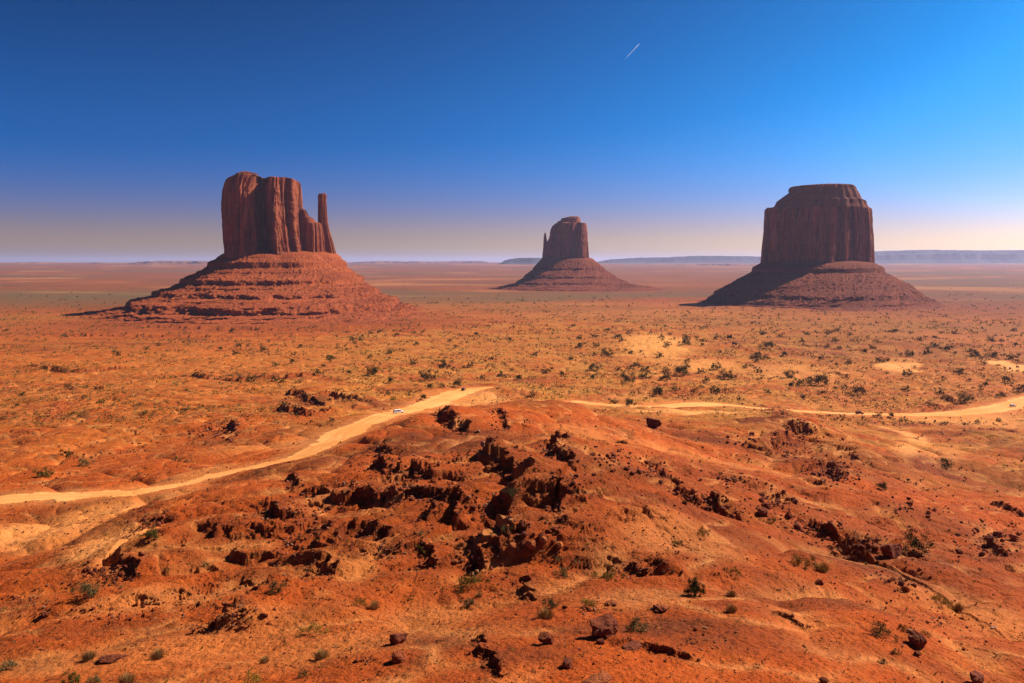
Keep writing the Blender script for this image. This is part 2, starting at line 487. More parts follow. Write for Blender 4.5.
# ------------------------------------------------------------------ mesh helpers
def mesh_np(name, V, Fc, smooth=True):
    V = np.ascontiguousarray(V, dtype=np.float32); Fc = np.ascontiguousarray(Fc, dtype=np.int32)
    me = bpy.data.meshes.new(name)
    k = Fc.shape[1]
    me.vertices.add(len(V)); me.vertices.foreach_set('co', V.ravel())
    me.loops.add(Fc.size); me.loops.foreach_set('vertex_index', Fc.ravel())
    me.polygons.add(len(Fc))
    me.polygons.foreach_set('loop_start', np.arange(0, Fc.size, k, dtype=np.int32))
    me.polygons.foreach_set('loop_total', np.full(len(Fc), k, dtype=np.int32))
    me.polygons.foreach_set('use_smooth', np.full(len(Fc), smooth, dtype=bool))
    me.update(calc_edges=True)
    return me


def link(name, me, mat=None, parent=None, loc=(0, 0, 0), **props):
    o = bpy.data.objects.new(name, me)
    C.objects.link(o)
    o.location = loc
    if me is not None and mat is not None and not me.materials:
        me.materials.append(mat)
    if parent:
        o.parent = parent
    for k, v in props.items():
        o[k] = v
    return o


# ------------------------------------------------------------------ materials
class NT:
    def __init__(s, name):
        s.m = bpy.data.materials.new(name); s.m.use_nodes = True
        s.t = s.m.node_tree; s.t.nodes.clear()
        s.out = s.t.nodes.new('ShaderNodeOutputMaterial')
        s.b = s.t.nodes.new('ShaderNodeBsdfPrincipled')
        s.t.links.new(s.b.outputs[0], s.out.inputs[0])
        s.b.inputs['Roughness'].default_value = 0.92
        s.b.inputs['Specular IOR Level'].default_value = 0.08

    def n(s, typ, **kw):
        x = s.t.nodes.new(typ)
        for k, v in kw.items():
            if isinstance(k, str) and hasattr(x, k):
                setattr(x, k, v)
        return x

    def l(s, a, b):
        s.t.links.new(a, b)

    def coord(s, scale=(1, 1, 1)):
        if not hasattr(s, 'tc'):
            s.tc = s.n('ShaderNodeTexCoord')
        mp = s.n('ShaderNodeMapping'); mp.inputs['Scale'].default_value = scale
        s.l(s.tc.outputs['Object'], mp.inputs[0])
        return mp.outputs[0]

    def noise(s, scale=1.0, detail=4, rough=0.55, vec=None, dist=0.0):
        x = s.n('ShaderNodeTexNoise')
        x.inputs['Scale'].default_value = scale; x.inputs['Detail'].default_value = detail
        x.inputs['Roughness'].default_value = rough; x.inputs['Distortion'].default_value = dist
        s.l(vec if vec is not None else s.coord(), x.inputs['Vector'])
        return x.outputs['Fac']

    def ramp(s, fac, a, b, ca=0.0, cb=1.0):
        x = s.n('ShaderNodeMapRange'); x.clamp = True
        x.inputs['From Min'].default_value = a; x.inputs['From Max'].default_value = b
        x.inputs['To Min'].default_value = ca; x.inputs['To Max'].default_value = cb
        s.l(fac, x.inputs['Value'])
        return x.outputs[0]

    def math(s, op, a, b=None):
        x = s.n('ShaderNodeMath'); x.operation = op
        for i, v in enumerate((a, b)):
            if v is None:
                continue
            if isinstance(v, (int, float)):
                x.inputs[i].default_value = v
            else:
                s.l(v, x.inputs[i])
        return x.outputs[0]

    def mix(s, fac, a, b, blend='MIX'):
        x = s.n('ShaderNodeMix'); x.data_type = 'RGBA'; x.blend_type = blend
        for sock, v in ((x.inputs['Factor'], fac), (x.inputs['A'], a), (x.inputs['B'], b)):
            if isinstance(v, (int, float)):
                sock.default_value = v
            elif isinstance(v, tuple):
                sock.default_value = (*v, 1) if len(v) == 3 else v
            else:
                s.l(v, sock)
        return x.outputs['Result']

    def bump(s, hgt, dist, strength=1.0, prev=None):
        x = s.n('ShaderNodeBump'); x.inputs['Distance'].default_value = dist; x.inputs['Strength'].default_value = strength
        s.l(hgt, x.inputs['Height'])
        if prev is not None:
            s.l(prev, x.inputs['Normal'])
        return x.outputs[0]


ORANGE = (0.355, 0.070, 0.0095)
DARKSOIL = (0.115, 0.030, 0.010)
PALESAND = (0.62, 0.325, 0.13)
YELLOW = (0.40, 0.200, 0.042)
SCRUB = (0.085, 0.062, 0.034)
REDROCK = (0.20, 0.042, 0.012)


def mat_ground():
    s = NT('desert_soil')
    at = s.n('ShaderNodeAttribute'); at.attribute_name = 'soil'
    sep = s.n('ShaderNodeSeparateColor'); s.l(at.outputs['Color'], sep.inputs[0])
    pale, yel, dark = sep.outputs[0], sep.outputs[1], sep.outputs[2]
    at2 = s.n('ShaderNodeAttribute'); at2.attribute_name = 'cover'
    sep2 = s.n('ShaderNodeSeparateColor'); s.l(at2.outputs['Color'], sep2.inputs[0])
    rock, grn, nearf = sep2.outputs[0], sep2.outputs[1], sep2.outputs[2]
    big = s.noise(0.03, 6, 0.6); midn = s.noise(0.33, 5, 0.6); fine = s.noise(2.6, 5, 0.65); grit = s.noise(11.0, 3, 0.6)
    col = s.mix(s.ramp(big, 0.36, 0.66), ORANGE, (0.265, 0.056, 0.011))
    col = s.mix(s.math('MULTIPLY', s.ramp(midn, 0.45, 0.72), 0.55), col, (0.47, 0.125, 0.022))
    col = s.mix(s.math('MULTIPLY', s.ramp(fine, 0.48, 0.68), 0.7), col, (0.19, 0.040, 0.010))
    dk = s.math('MULTIPLY', dark, s.ramp(midn, 0.25, 0.6, 0.55, 1.0))
    col = s.mix(dk, col, DARKSOIL)
    ymix = s.math('MULTIPLY', yel, s.ramp(midn, 0.3, 0.65, 0.35, 1.0))
    col = s.mix(ymix, col, YELLOW)
    # scrub litter in the yellow-green country
    sp = s.ramp(s.noise(0.55, 4, 0.7), 0.53, 0.63)
    col = s.mix(s.math('MULTIPLY', s.math('MULTIPLY', sp, yel), 0.55), col, (0.10, 0.066, 0.015))
    col = s.mix(s.math('MULTIPLY', nearf, 0.8), col, s.mix(s.ramp(s.noise(0.0016, 6, 0.6), 0.35, 0.65), (0.160, 0.052, 0.020), (0.100, 0.045, 0.021)))
    fsp = s.math('MULTIPLY', s.ramp(s.noise(0.030, 8, 0.8), 0.49, 0.60), nearf)
    col = s.mix(s.math('MULTIPLY', fsp, 1.0), col, (0.075, 0.045, 0.022))
    sp3 = s.ramp(s.noise(0.23, 5, 0.75), 0.50, 0.62)
    flats = s.math('MULTIPLY', s.math('MULTIPLY', sp3, at2.outputs['Alpha']), 0.85)
    col = s.mix(flats, col, s.mix(s.ramp(big, 0.42, 0.58), (0.13, 0.042, 0.012), (0.085, 0.058, 0.014)))
    sp4 = s.math('MULTIPLY', s.ramp(s.noise(0.8, 3, 0.7), 0.55, 0.63), s.ramp(s.noise(0.02, 4, 0.6), 0.35, 0.6, 0.3, 1.0))
    col = s.mix(s.math('MULTIPLY', s.math('MULTIPLY', sp4, at2.outputs['Alpha']), 0.8), col, (0.075, 0.045, 0.011))
    gr = s.math('MULTIPLY', grn, s.ramp(s.noise(0.004, 6, 0.6), 0.3, 0.6, 0.6, 1.0))
    col = s.mix(gr, col, SCRUB)
    col = s.mix(s.math('MULTIPLY', rock, 0.75), col, s.mix(s.ramp(s.noise(1.0, 4, 0.6, s.coord((0.25, 0.25, 2.2))), 0.42, 0.58), (0.25, 0.056, 0.015), (0.12, 0.028, 0.010)))
    track = s.noise(0.5, 5, 0.6)
    pm = s.math('MULTIPLY', pale, s.ramp(track, 0.25, 0.6, 0.8, 1.0))
    col = s.mix(pm, col, s.mix(s.ramp(big, 0.4, 0.6), PALESAND, (0.55, 0.26, 0.085)))
    col = s.mix(s.math('MULTIPLY', at.outputs['Alpha'], s.ramp(track, 0.3, 0.6, 0.2, 0.55)), col, (0.36, 0.135, 0.035))
    # pale chips and dark pebbles
    vor = s.n('ShaderNodeTexVoronoi'); vor.inputs['Scale'].default_value = 2.1; s.l(s.coord(), vor.inputs['Vector'])
    chip = s.math('MULTIPLY', s.ramp(vor.outputs['Distance'], 0.16, 0.08), s.ramp(fine, 0.48, 0.6))
    chip = s.math('MULTIPLY', chip, s.math('SUBTRACT', 1.0, pale))
    col = s.mix(s.math('MULTIPLY', chip, 0.8), col, s.mix(s.ramp(grit, 0.45, 0.55), (0.07, 0.018, 0.010), (0.46, 0.20, 0.09)))
    vo2 = s.n('ShaderNodeTexVoronoi'); vo2.inputs['Scale'].default_value = 0.8; s.l(s.coord(), vo2.inputs['Vector'])
    ch2 = s.math('MULTIPLY', s.math('MULTIPLY', s.ramp(vo2.outputs['Distance'], 0.22, 0.12), s.ramp(midn, 0.42, 0.55)), s.math('SUBTRACT', 1.0, pale))
    col = s.mix(s.math('MULTIPLY', ch2, 0.75), col, s.mix(s.ramp(fine, 0.42, 0.58), (0.075, 0.019, 0.009), (0.42, 0.15, 0.05)))
    col = s.mix(0.35, col, s.mix(grit, (0.0, 0.0, 0.0), (1.0, 1.0, 1.0)), 'SOFT_LIGHT')
    col = s.mix(1.0, col, (1.16, 0.95, 0.70), 'MULTIPLY')
    s.l(col, s.b.inputs['Base Color'])
    soft = s.math('SUBTRACT', 1.0, s.math('MULTIPLY', pale, 0.75))
    h1 = s.math('MULTIPLY', fine, soft)
    b1 = s.bump(h1, 0.5, 1.0)
    b2 = s.bump(s.math('MULTIPLY', grit, soft), 0.10, 0.7, b1)
    b3 = s.bump(s.math('MULTIPLY', midn, soft), 1.2, 0.5, b2)
    s.l(b3, s.b.inputs['Normal'])
    return s.m


def mat_sandstone(name, c1, c2, c3, strata=0.05, streak=True, bump=2.0):
    s = NT(name)
    big = s.noise(0.012, 5, 0.6)
    lay = s.noise(strata, 5, 0.7, s.coord((0.05, 0.05, 1)))
    fine = s.noise(0.12, 6, 0.65)
    col = s.mix(s.ramp(big, 0.35, 0.65), c1, c2)
    col = s.mix(s.math('MULTIPLY', s.ramp(lay, 0.45, 0.62), 0.6), col, c3)
    if streak:
        st = s.noise(0.07, 5, 0.65, s.coord((1, 1, 0.06)))
        col = s.mix(s.math('MULTIPLY', s.ramp(st, 0.48, 0.62), 0.8), col, (0.07, 0.018, 0.011))
        st2 = s.noise(0.16, 4, 0.6, s.coord((1, 1, 0.08)))
        col = s.mix(s.math('MULTIPLY', s.ramp(st2, 0.52, 0.64), 0.6), col, (0.36, 0.11, 0.043))
    else:
        vor = s.n('ShaderNodeTexVoronoi'); vor.inputs['Scale'].default_value = 0.13; s.l(s.coord(), vor.inputs['Vector'])
        blk = s.math('MULTIPLY', s.ramp(vor.outputs['Distance'], 0.3, 0.15), s.ramp(s.noise(0.03, 4), 0.45, 0.6))
        col = s.mix(s.math('MULTIPLY', blk, 0.45), col, (0.36, 0.12, 0.05))
        col = s.mix(s.math('MULTIPLY', s.ramp(fine, 0.55, 0.7), 0.6), col, (0.07, 0.017, 0.008))
    s.l(col, s.b.inputs['Base Color'])
    b = s.bump(fine, bump)
    b = s.bump(s.noise(0.5, 4, 0.6), bump * 0.25, 1, b)
    s.l(b, s.b.inputs['Normal'])
    return s.m


def mat_rock(name, c1, c2, scale=1.6):
    s = NT(name)
    oi = s.n('ShaderNodeObjectInfo')
    n1 = s.noise(scale * 1.6, 5, 0.65); n2 = s.noise(scale * 9, 4, 0.65)
    col = s.mix(s.ramp(n1, 0.35, 0.65), c1, c2)
    col = s.mix(s.math('MULTIPLY', s.ramp(n2, 0.52, 0.7), 0.5), col, tuple(c * 0.45 for c in c1))
    hs = s.n('ShaderNodeHueSaturation'); s.l(col, hs.inputs['Color'])
    s.l(s.ramp(oi.outputs['Random'], 0, 1, 0.75, 1.3), hs.inputs['Value'])
    s.l(hs.outputs[0], s.b.inputs['Base Color'])
    s.l(s.bump(n2, 0.12, 1.0, s.bump(n1, 0.3, 0.9)), s.b.inputs['Normal'])
    return s.m


def mat_leaf(name, c1, c2):
    s = NT(name)
    oi = s.n('ShaderNodeObjectInfo')
    n1 = s.noise(3.0, 3, 0.6)
    col = s.mix(s.ramp(n1, 0.35, 0.65), c1, c2)
    hs = s.n('ShaderNodeHueSaturation'); s.l(col, hs.inputs['Color'])
    s.l(s.ramp(oi.outputs['Random'], 0, 1, 0.7, 1.3), hs.inputs['Value'])
    s.l(hs.outputs[0], s.b.inputs['Base Color'])
    return s.m


def mat_plain(name, c, rough=0.5, metal=0.0, spec=0.4):
    s = NT(name)
    n1 = s.noise(2.0, 3, 0.6)
    s.l(s.mix(s.ramp(n1, 0.3, 0.7), c, tuple(min(1, v * 0.85) for v in c)), s.b.inputs['Base Color'])
    s.b.inputs['Roughness'].default_value = rough; s.b.inputs['Metallic'].default_value = metal; s.b.inputs['Specular IOR Level'].default_value = spec
    return s.m


M_GROUND = mat_ground()
M_CLIFF = mat_sandstone('sandstone_cliff', (0.235, 0.056, 0.022), (0.17, 0.040, 0.017), (0.29, 0.075, 0.030))
M_TALUS = mat_sandstone('talus_slope', (0.235, 0.049, 0.014), (0.175, 0.036, 0.010), (0.30, 0.068, 0.019), strata=0.09, streak=False)
M_TALUS_SHADED = mat_sandstone('shaded_talus_slope', (0.145, 0.031, 0.012), (0.105, 0.023, 0.009), (0.19, 0.044, 0.016), strata=0.09, streak=False)  # talus colours darkened to paint in shade of slopes turned from the sun
M_CAP = mat_sandstone('cap_rock', (0.24, 0.072, 0.031), (0.16, 0.042, 0.019), (0.10, 0.028, 0.015), strata=0.15, streak=False)
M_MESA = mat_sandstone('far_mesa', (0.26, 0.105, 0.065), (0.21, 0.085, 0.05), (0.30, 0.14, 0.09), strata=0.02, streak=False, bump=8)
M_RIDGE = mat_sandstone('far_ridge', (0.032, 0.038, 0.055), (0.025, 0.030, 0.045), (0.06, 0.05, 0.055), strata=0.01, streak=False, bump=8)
R_DARK = mat_rock('dark_maroon_rock', (0.125, 0.031, 0.015), (0.18, 0.044, 0.018))
R_RED = mat_rock('red_brown_rock', (0.22, 0.050, 0.017), (0.16, 0.037, 0.014))
R_ORANGE = mat_rock('orange_rock', (0.33, 0.09, 0.027), (0.25, 0.06, 0.019))
R_TAN = mat_rock('pale_tan_rock', (0.38, 0.17, 0.085), (0.27, 0.11, 0.06))
L_JUN = mat_leaf('juniper_green', (0.046, 0.042, 0.007), (0.075, 0.062, 0.009))
L_SAGE = mat_leaf('sage_grey_green', (0.135, 0.095, 0.032), (0.085, 0.062, 0.019))
L_YEL = mat_leaf('yellow_green', (0.24, 0.155, 0.024), (0.13, 0.09, 0.013))
L_TAN = mat_leaf('dry_tan', (0.32, 0.17, 0.055), (0.22, 0.115, 0.038))
M_WOOD = mat_plain('grey_bark', (0.13, 0.07, 0.04), 0.9, 0, 0.1)


# ------------------------------------------------------------------ the ground and the dirt roads (cut from the same sheet)
def build_ground():
    V = np.stack([X, Y, Z], -1).reshape(-1, 3)
    i, j = np.meshgrid(np.arange(NR - 1), np.arange(NC - 1), indexing='ij')
    a = (i * NC + j).ravel()
    Q = np.stack([a, a + 1, a + NC + 1, a + NC], 1)[:, ::-1]
    rv = ROAD.ravel()
    onroad = rv[Q].mean(1) > 0.5
    # left or right road by sign of x at the split
    xm = V[Q[:, 0], 0]
    split = base_hit(540, 395)[0]
    soil = np.stack([PALE, YEL, DARK, RUT * ROAD], -1).reshape(-1, 4)
    cov = np.stack([ROCK, GRN, sstep(1300, 3000, RRg), sstep(230, 500, RRg) * sstep(3000, 1500, RRg) * (1 - RFLAT) * (1 - 0.9 * DUNE)], -1).reshape(-1, 4)

    def make(name, sel, **props):
        q = Q[sel]
        used = np.unique(q); remap = np.zeros(len(V), np.int32); remap[used] = np.arange(len(used))
        me = mesh_np(name, V[used], remap[q])
        for nm, arr in (('soil', soil), ('cover', cov)):
            at = me.attributes.new(nm, 'FLOAT_COLOR', 'POINT')
            at.data.foreach_set('color', np.ascontiguousarray(arr[used], dtype=np.float32).ravel())
        return link(name, me, M_GROUND, **props)
    make('ground', ~onroad, kind='structure')
    make('dirt_road', onroad & (xm < split), kind='structure')
    make('dirt_road', onroad & (xm >= split), kind='structure')
    # the small hole under the tripod
    n = NC - 1
    ring = np.concatenate([V[:n], [[0, 0, -1.7]]])
    t = np.array([(k, (k + 1) % n, n) for k in range(n)])[:, ::-1]
    link('ground', mesh_np('ground', ring, t), M_GROUND, kind='structure')


build_ground()


# ------------------------------------------------------------------ buttes
def closed_curve(pts, n):
    """smooth closed plan curve, n points, with arc position"""
    P = np.array(pts, float); m = len(P); out = []
    for i in range(m):
        p0, p1, p2, p3 = P[i - 1], P[i], P[(i + 1) % m], P[(i + 2) % m]
        for t in np.linspace(0, 1, 40, endpoint=False):
            out.append(0.5 * ((2 * p1) + (p2 - p0) * t + (2 * p0 - 5 * p1 + 4 * p2 - p3) * t * t + (3 * p1 - p0 - 3 * p2 + p3) * t ** 3) * 0.55 + 0.45 * (p1 * (1 - t) + p2 * t))
    out = np.array(out); out = np.concatenate([out, out[:1]])
    L = np.concatenate([[0], np.cumsum(np.hypot(*np.diff(out, axis=0).T))])
    s = np.linspace(0, L[-1], n, endpoint=False)
    o = np.stack([np.interp(s, L, out[:, 0]), np.interp(s, L, out[:, 1])], 1)
    o[:, 0] = (o[:, 0] - o[:, 0].min()) / (o[:, 0].max() - o[:, 0].min()) * 2 - 1
    return o


def loft(levels, plan, D, depth, mpp, dy=0.0, n=420, m=130, fis=1.0, seed=0.0, top_fn=None, bed=1.0, cap_rough=1.0, amp_k=1.25):
    """levels: (row, x left, x right) in the measured outline -> stack of plan curves scaled to it, at distance D. depth: half depth in metres of a unit of plan y."""
    lv = sorted(levels, key=lambda q: -q[0])
    zs = np.array([(HOR - q[0]) * mpp for q in lv]); xl = np.array([(q[1] - CX) * mpp for q in lv]); xr = np.array([(q[2] - CX) * mpp for q in lv])
    # arc positions so that ledges get rows too
    arc = np.concatenate([[0], np.cumsum(np.abs(np.diff(zs)) + 0.7 * (np.abs(np.diff(xl)) + np.abs(np.diff(xr))) * 0.5 + 0.01)])
    ss = np.linspace(0, arc[-1], m)
    z = np.interp(ss, arc, zs); l = np.interp(ss, arc, xl); r = np.interp(ss, arc, xr)
    p = closed_curve(plan, n)
    nx = np.roll(p[:, 1], -1) - np.roll(p[:, 1], 1); ny = -(np.roll(p[:, 0], -1) - np.roll(p[:, 0], 1))
    # world-scaled normal
    hw = 0.5 * (xr[0] - xl[0])
    tx = (np.roll(p[:, 0], -1) - np.roll(p[:, 0], 1)) * hw; ty = (np.roll(p[:, 1], -1) - np.roll(p[:, 1], 1)) * depth
    ln = np.hypot(tx, ty) + 1e-9
    nrm = np.stack([ty / ln, -tx / ln], 1)
    area = 0.5 * np.sum(p[:, 0] * np.roll(p[:, 1], -1) - np.roll(p[:, 0], -1) * p[:, 1])
    if area < 0:
        nrm = -nrm
    per = np.concatenate([[0], np.cumsum(np.hypot(np.diff(p[:, 0]) * hw, np.diff(p[:, 1]) * depth))])
    rad_ = (per[-1] + 2) / (2 * PI)
    th = per / (per[-1] + 2) * 2 * PI
    V = []
    zt = zs.max(); zb = zs.min()
    for k in range(m):
        c = 0.5 * (l[k] + r[k]); h = 0.5 * (r[k] - l[k])
        sc = h / hw
        x = c + p[:, 0] * h; y = D + dy + p[:, 1] * depth * (0.35 + 0.65 * sc)
        # fissures: noise round the perimeter that changes slowly with height
        f = np.zeros(n)
        for wl, amp, vz in ((95, 13.0, 600), (46, 9.0, 380), (21, 5.0, 170), (10, 1.6, 60)):
            wl *= fis; a = amp * fis * amp_k
            q1 = rad_ / wl
            nn = noise2(np.cos(th) * q1 + seed + z[k] / vz * 0.9, np.sin(th) * q1 - seed + z[k] / vz * 0.5)
            mod = np.clip(0.55 + 1.3 * noise2(np.cos(th) * q1 * 0.45 + 3 * seed, np.sin(th) * q1 * 0.45 + z[k] / (vz * 0.6)), 0, 1.4)
            f -= a * mod * np.clip(1 - np.abs(nn) * 3.6, 0, 1) ** 1.4
            f += 0.42 * a * np.round(nn * 3) / 3 * 0.6 + 0.25 * a * nn + 0.07 * a
        f += bed * 0.3 * noise2(np.full(n, z[k] / 5.0 + seed), np.cos(th) * rad_ / 60)
        f += fis * (2.4 * noise2(th * rad_ / 19 + seed, np.full(n, z[k] / 42)) + 1.5 * noise2(th * rad_ / 8.5, np.full(n, z[k] / 15 + seed)) + 0.7 * noise2(th * rad_ / 4, np.full(n, z[k] / 5)))
        for wl, a in ((34, 6.0), (15, 3.6)):
            q1 = rad_ / (wl * fis)
            nn = noise2(np.cos(th) * q1 - 2 * seed + z[k] / 700, np.sin(th) * q1 + seed)
            on = sstep(-0.05, 0.25, noise2(np.cos(th) * q1 * 0.6 + seed, np.sin(th) * q1 * 0.6 + z[k] / 90))
            f -= fis * a * on * np.clip(1 - np.abs(nn) * 11, 0, 1)
        f -= f.mean()
        f = f * (0.3 + 0.7 * np.abs(nrm[:, 1]))
        lowband = sstep(0.13, 0.09, (z[k] - zb) / (zt - zb + 1e-6))
        f = f * (1 - 0.45 * lowband) + lowband * bed * 2.5
        V.append(np.stack([x + nrm[:, 0] * f * min(1, sc + 0.2), y + nrm[:, 1] * f * min(1, sc + 0.2), np.full(n, z[k])], 1))
    V = np.array(V)
    # closed top
    inner = []
    c = V[-1].mean(0)
    for t in (0.8, 0.55, 0.3):
        ring = c + (V[-1] - c) * t
        ring[:, 2] = V[-1][:, 2] + cap_rough * 2.2 * (noise2(ring[:, 0] / 14, ring[:, 1] / 14) + 0.5)
        inner.append(ring)
    V = np.concatenate([V, np.array(inner)])
    if top_fn is not None:
        w = sstep(0.72, 0.98, (V[:, :, 2] - zb) / (zt - zb))
        V[:, :, 2] += w * top_fn(V[:, :, 0]) * mpp
    R = len(V)
    V = np.concatenate([V.reshape(-1, 3), [V[-1].mean(0)]])
    i, j = np.meshgrid(np.arange(R - 1), np.arange(n), indexing='ij')
    a = (i * n + j).ravel(); b = (i * n + (j + 1) % n).ravel()
    Q = np.stack([a, b, b + n, a + n], 1)
    tip = (R - 1) * n
    T = np.stack([tip + np.arange(n), tip + (np.arange(n) + 1) % n, np.full(n, R * n), np.full(n, R * n)], 1)
    T[:, 3] = T[:, 2]
    tri = np.concatenate([Q[:, [0, 1, 2]], Q[:, [0, 2, 3]], T[:, :3]])
    if area < 0:
        tri = tri[:, ::-1]
    return V, tri


def talus(plan_xy, prof, scale_fn, n=1100, m=210, seed=0.0, gully=0.06, ground_z=-108):
    """prof: (metres out from the cliff foot, height); ledges are short steep pieces. plan_xy: cliff foot outline (world)."""
    P = np.array(plan_xy); c = P.mean(0)
    a = np.arctan2(P[:, 0] - c[0], -(P[:, 1] - c[1]))
    o = np.argsort(a); a = a[o]; rr = np.hypot(*(P - c).T)[o]
    th = np.linspace(-PI, PI, n, endpoint=False)
    r0 = np.interp(th, np.concatenate([a - 2 * PI, a, a + 2 * PI]), np.tile(rr, 3))
    k = 25
    ker = np.hanning(k); ker /= ker.sum()
    r0 = np.convolve(np.concatenate([r0[-k:], r0, r0[:k]]), ker, 'same')[k:-k]
    pr = np.array(prof, float)
    arc = np.concatenate([[0], np.cumsum(np.hypot(np.diff(pr[:, 0]), 1.5 * np.diff(pr[:, 1])))])
    s = np.linspace(0, arc[-1], m)
    rho = np.interp(s, arc, pr[:, 0]); z = np.interp(s, arc, pr[:, 1])
    sc = scale_fn(th)
    TH, RHO = np.meshgrid(th, rho)
    Zz = np.repeat(z[:, None], n, 1)
    cx, sx = np.cos(TH), np.sin(TH)
    g = 0
    for q, am in ((3.0, 0.5), (7, 0.40), (17, 0.22), (41, 0.10)):
        g = g + am * noise2(cx * q + seed + Zz * 0.006 * q, sx * q - seed + RHO * 0.004 * q)
    r = r0[None] * 1.0 - 12 * sstep(8, 0, RHO) + RHO * sc[None] * (1 + gully * g * 2.2 * sstep(0, 60, RHO))
    x = c[0] + r * np.sin(TH); y = c[1] - r * np.cos(TH)
    dz = 0
    for wl, am in ((40, 1.8), (17, 0.9), (8, 0.8), (4, 0.8)):
        dz = dz + am * noise2(x / wl + seed, y / wl + 3 * seed)
    bl = np.clip(noise2(x / 9 + 50, y / 9) - 0.2, 0, 1) * 4.5 * sstep(-0.2, 0.3, noise2(x / 70, y / 70)) + np.clip(noise2(x / 5 + 80, y / 5) - 0.2, 0, 1) * 3.0
    Zz = Zz + (dz * 0.6 + bl) * sstep(0, 25, RHO) * sstep(ground_z - 1, ground_z + 12, Zz)
    Zz[-1] = ground_z - 6
    V = np.stack([x, y, Zz], -1).reshape(-1, 3)
    i, j = np.meshgrid(np.arange(m - 1), np.arange(n), indexing='ij')
    a_ = (i * n + j).ravel(); b_ = (i * n + (j + 1) % n).ravel()
    Q = np.stack([a_, b_, b_ + n, a_ + n], 1)[:, ::-1]
    # orientation: make faces look up
    v0, v1, v2 = V[Q[m * 3, 0]], V[Q[m * 3, 1]], V[Q[m * 3, 2]]
    if np.cross(v1 - v0, v2 - v0)[2] < 0:
        Q = Q[:, ::-1]
    return V, Q


def put(root, name, VF, mat, label=None):
    V, Fc = VF
    org = np.array(root.location)
    b = math.atan2(org[0], org[1]); d = V - org          # the outline was measured square to the line of sight
    V = np.stack([d[:, 0] * math.cos(b) ** 2 + d[:, 1] * math.sin(b), d[:, 1] * math.cos(b) - d[:, 0] * math.cos(b) * math.sin(b), d[:, 2]], 1) + org
    o = link(name, mesh_np(name, V - org, Fc, smooth=False), mat, root)
    if label:
        o['label'] = label
    return o


def butte(name, loc, label):
    return link(name, None, None, None, loc, label=label, category='butte', group='sandstone buttes on the desert plain')


def sides(th, left, front, right, back):
    """radial scale by direction; th 0 faces the camera, positive to the right"""
    c = np.cos(th); sd_ = np.where(th < 0, left, right)
    w = 0.5 + 0.5 * np.clip(np.sin(th) * 4, -1, 1)
    sd_ = left * (1 - w) + right * w
    return sd_ + (np.where(c > 0, front, back) - sd_) * c * c


# west butte (with the thumb on its right)
D1 = 1890.0; m1 = D1 / F
r1 = butte('butte', ((277 - CX) * m1, D1, -108), 'tall red butte with a thin separate spire on its right side')
plan1 = [(-1, .1), (-.98, -.35), (-.8, -.72), (-.55, -.85), (-.34, -.8), (-.27, -.62), (-.22, -.2), (-.16, -.02), (-.02, 0), (.05, -.06), (.08, -.5), (.14, -.86), (.3, -.9), (.5, -.72), (.56, -.5), (.72, -.52), (.97, -.15), (1, .2), (.8, .6), (.3, .85), (-.3, .9), (-.8, .6)]
lv1 = [(262, 226, 311), (252, 227, 309.5), (246, 226.5, 308), (235, 225.3, 306.5), (222, 224.8, 305), (205, 224.3, 303.5), (192, 225, 303), (186, 226.6, 302.6), (182, 228, 302.2), (179.8, 229.6, 301.8), (178.7, 231, 301.2), (178.4, 234, 299)]
top1 = lambda x: np.interp(x / m1 + CX, [222, 232, 240, 250, 257, 262, 285, 292, 300, 304], [-1.5, -0.4, 1.6, 1.6, 0.3, -1.2, -0.6, -1.8, -3.2, -6])
W1 = loft(lv1, plan1, D1, 88, m1, n=760, m=170, seed=1.3, top_fn=top1)
put(r1, 'tower', W1, M_CLIFF)
put(r1, 'cap', loft([(178.3, 237, 257), (175.2, 236, 257.5), (174.2, 240, 252)], [(-1, 0), (-.7, -.7), (0, -1), (.7, -.7), (1, 0), (.6, .8), (-.6, .8)], D1, 24, m1, dy=-18, n=160, m=20, fis=0.4, seed=4, bed=.5), M_CAP)
put(r1, 'shoulder', loft([(263, 295, 327), (250, 296, 325), (240, 297, 324), (232, 298, 323), (227, 298.5, 322), (223, 299, 321), (221.5, 299, 316), (218, 299, 313), (216, 300, 309), (210, 300, 306)],
                         [(-1, 0), (-.7, -.7), (0, -1), (.5, -.9), (1, -.2), (.9, .5), (0, 1), (-.7, .7)], D1, 30, m1, dy=-8, n=260, m=90, fis=0.3, seed=7.7), M_CLIFF)
put(r1, 'thumb_spire', loft([(264, 319.5, 340), (256, 320, 338), (250, 319.6, 336.5), (243, 319.2, 334.5), (236, 318.8, 332.3), (228, 318.5, 330), (220, 318.4, 328.5), (208, 318.3, 327.8), (199, 318.6, 327.4), (195.5, 318.2, 327.9), (193, 319.2, 327)],
                            [(-1, 0), (-.7, -.75), (0, -1), (.7, -.7), (1, 0), (.7, .7), (0, 1), (-.7, .7)], D1, 15, m1, n=200, m=110, fis=0.28, seed=9.1), M_CLIFF)
foot1 = [((226 - CX) * m1, D1), ((245 - CX) * m1, D1 - 58), ((280 - CX) * m1, D1 - 60), ((315 - CX) * m1, D1 - 45), ((337 - CX) * m1, D1), ((315 - CX) * m1, D1 + 55), ((245 - CX) * m1, D1 + 60)]
prof1 = [(-26, 26), (0, 22), (20, 11), (22, 8), (42, -1), (45, -13), (66, -21), (68, -24), (87, -30), (106, -38), (109, -47), (130, -52), (132, -54.5), (150, -59), (163, -63), (166, -71),
         (190, -75), (192, -77), (226, -82), (230, -96), (262, -98), (266, -101), (288, -103), (290, -105), (320, -106.5), (322, -108), (370, -109.3), (410, -111)]
sc1 = lambda th: sides(th, 0.9, 1.35, 0.64, 1.0)
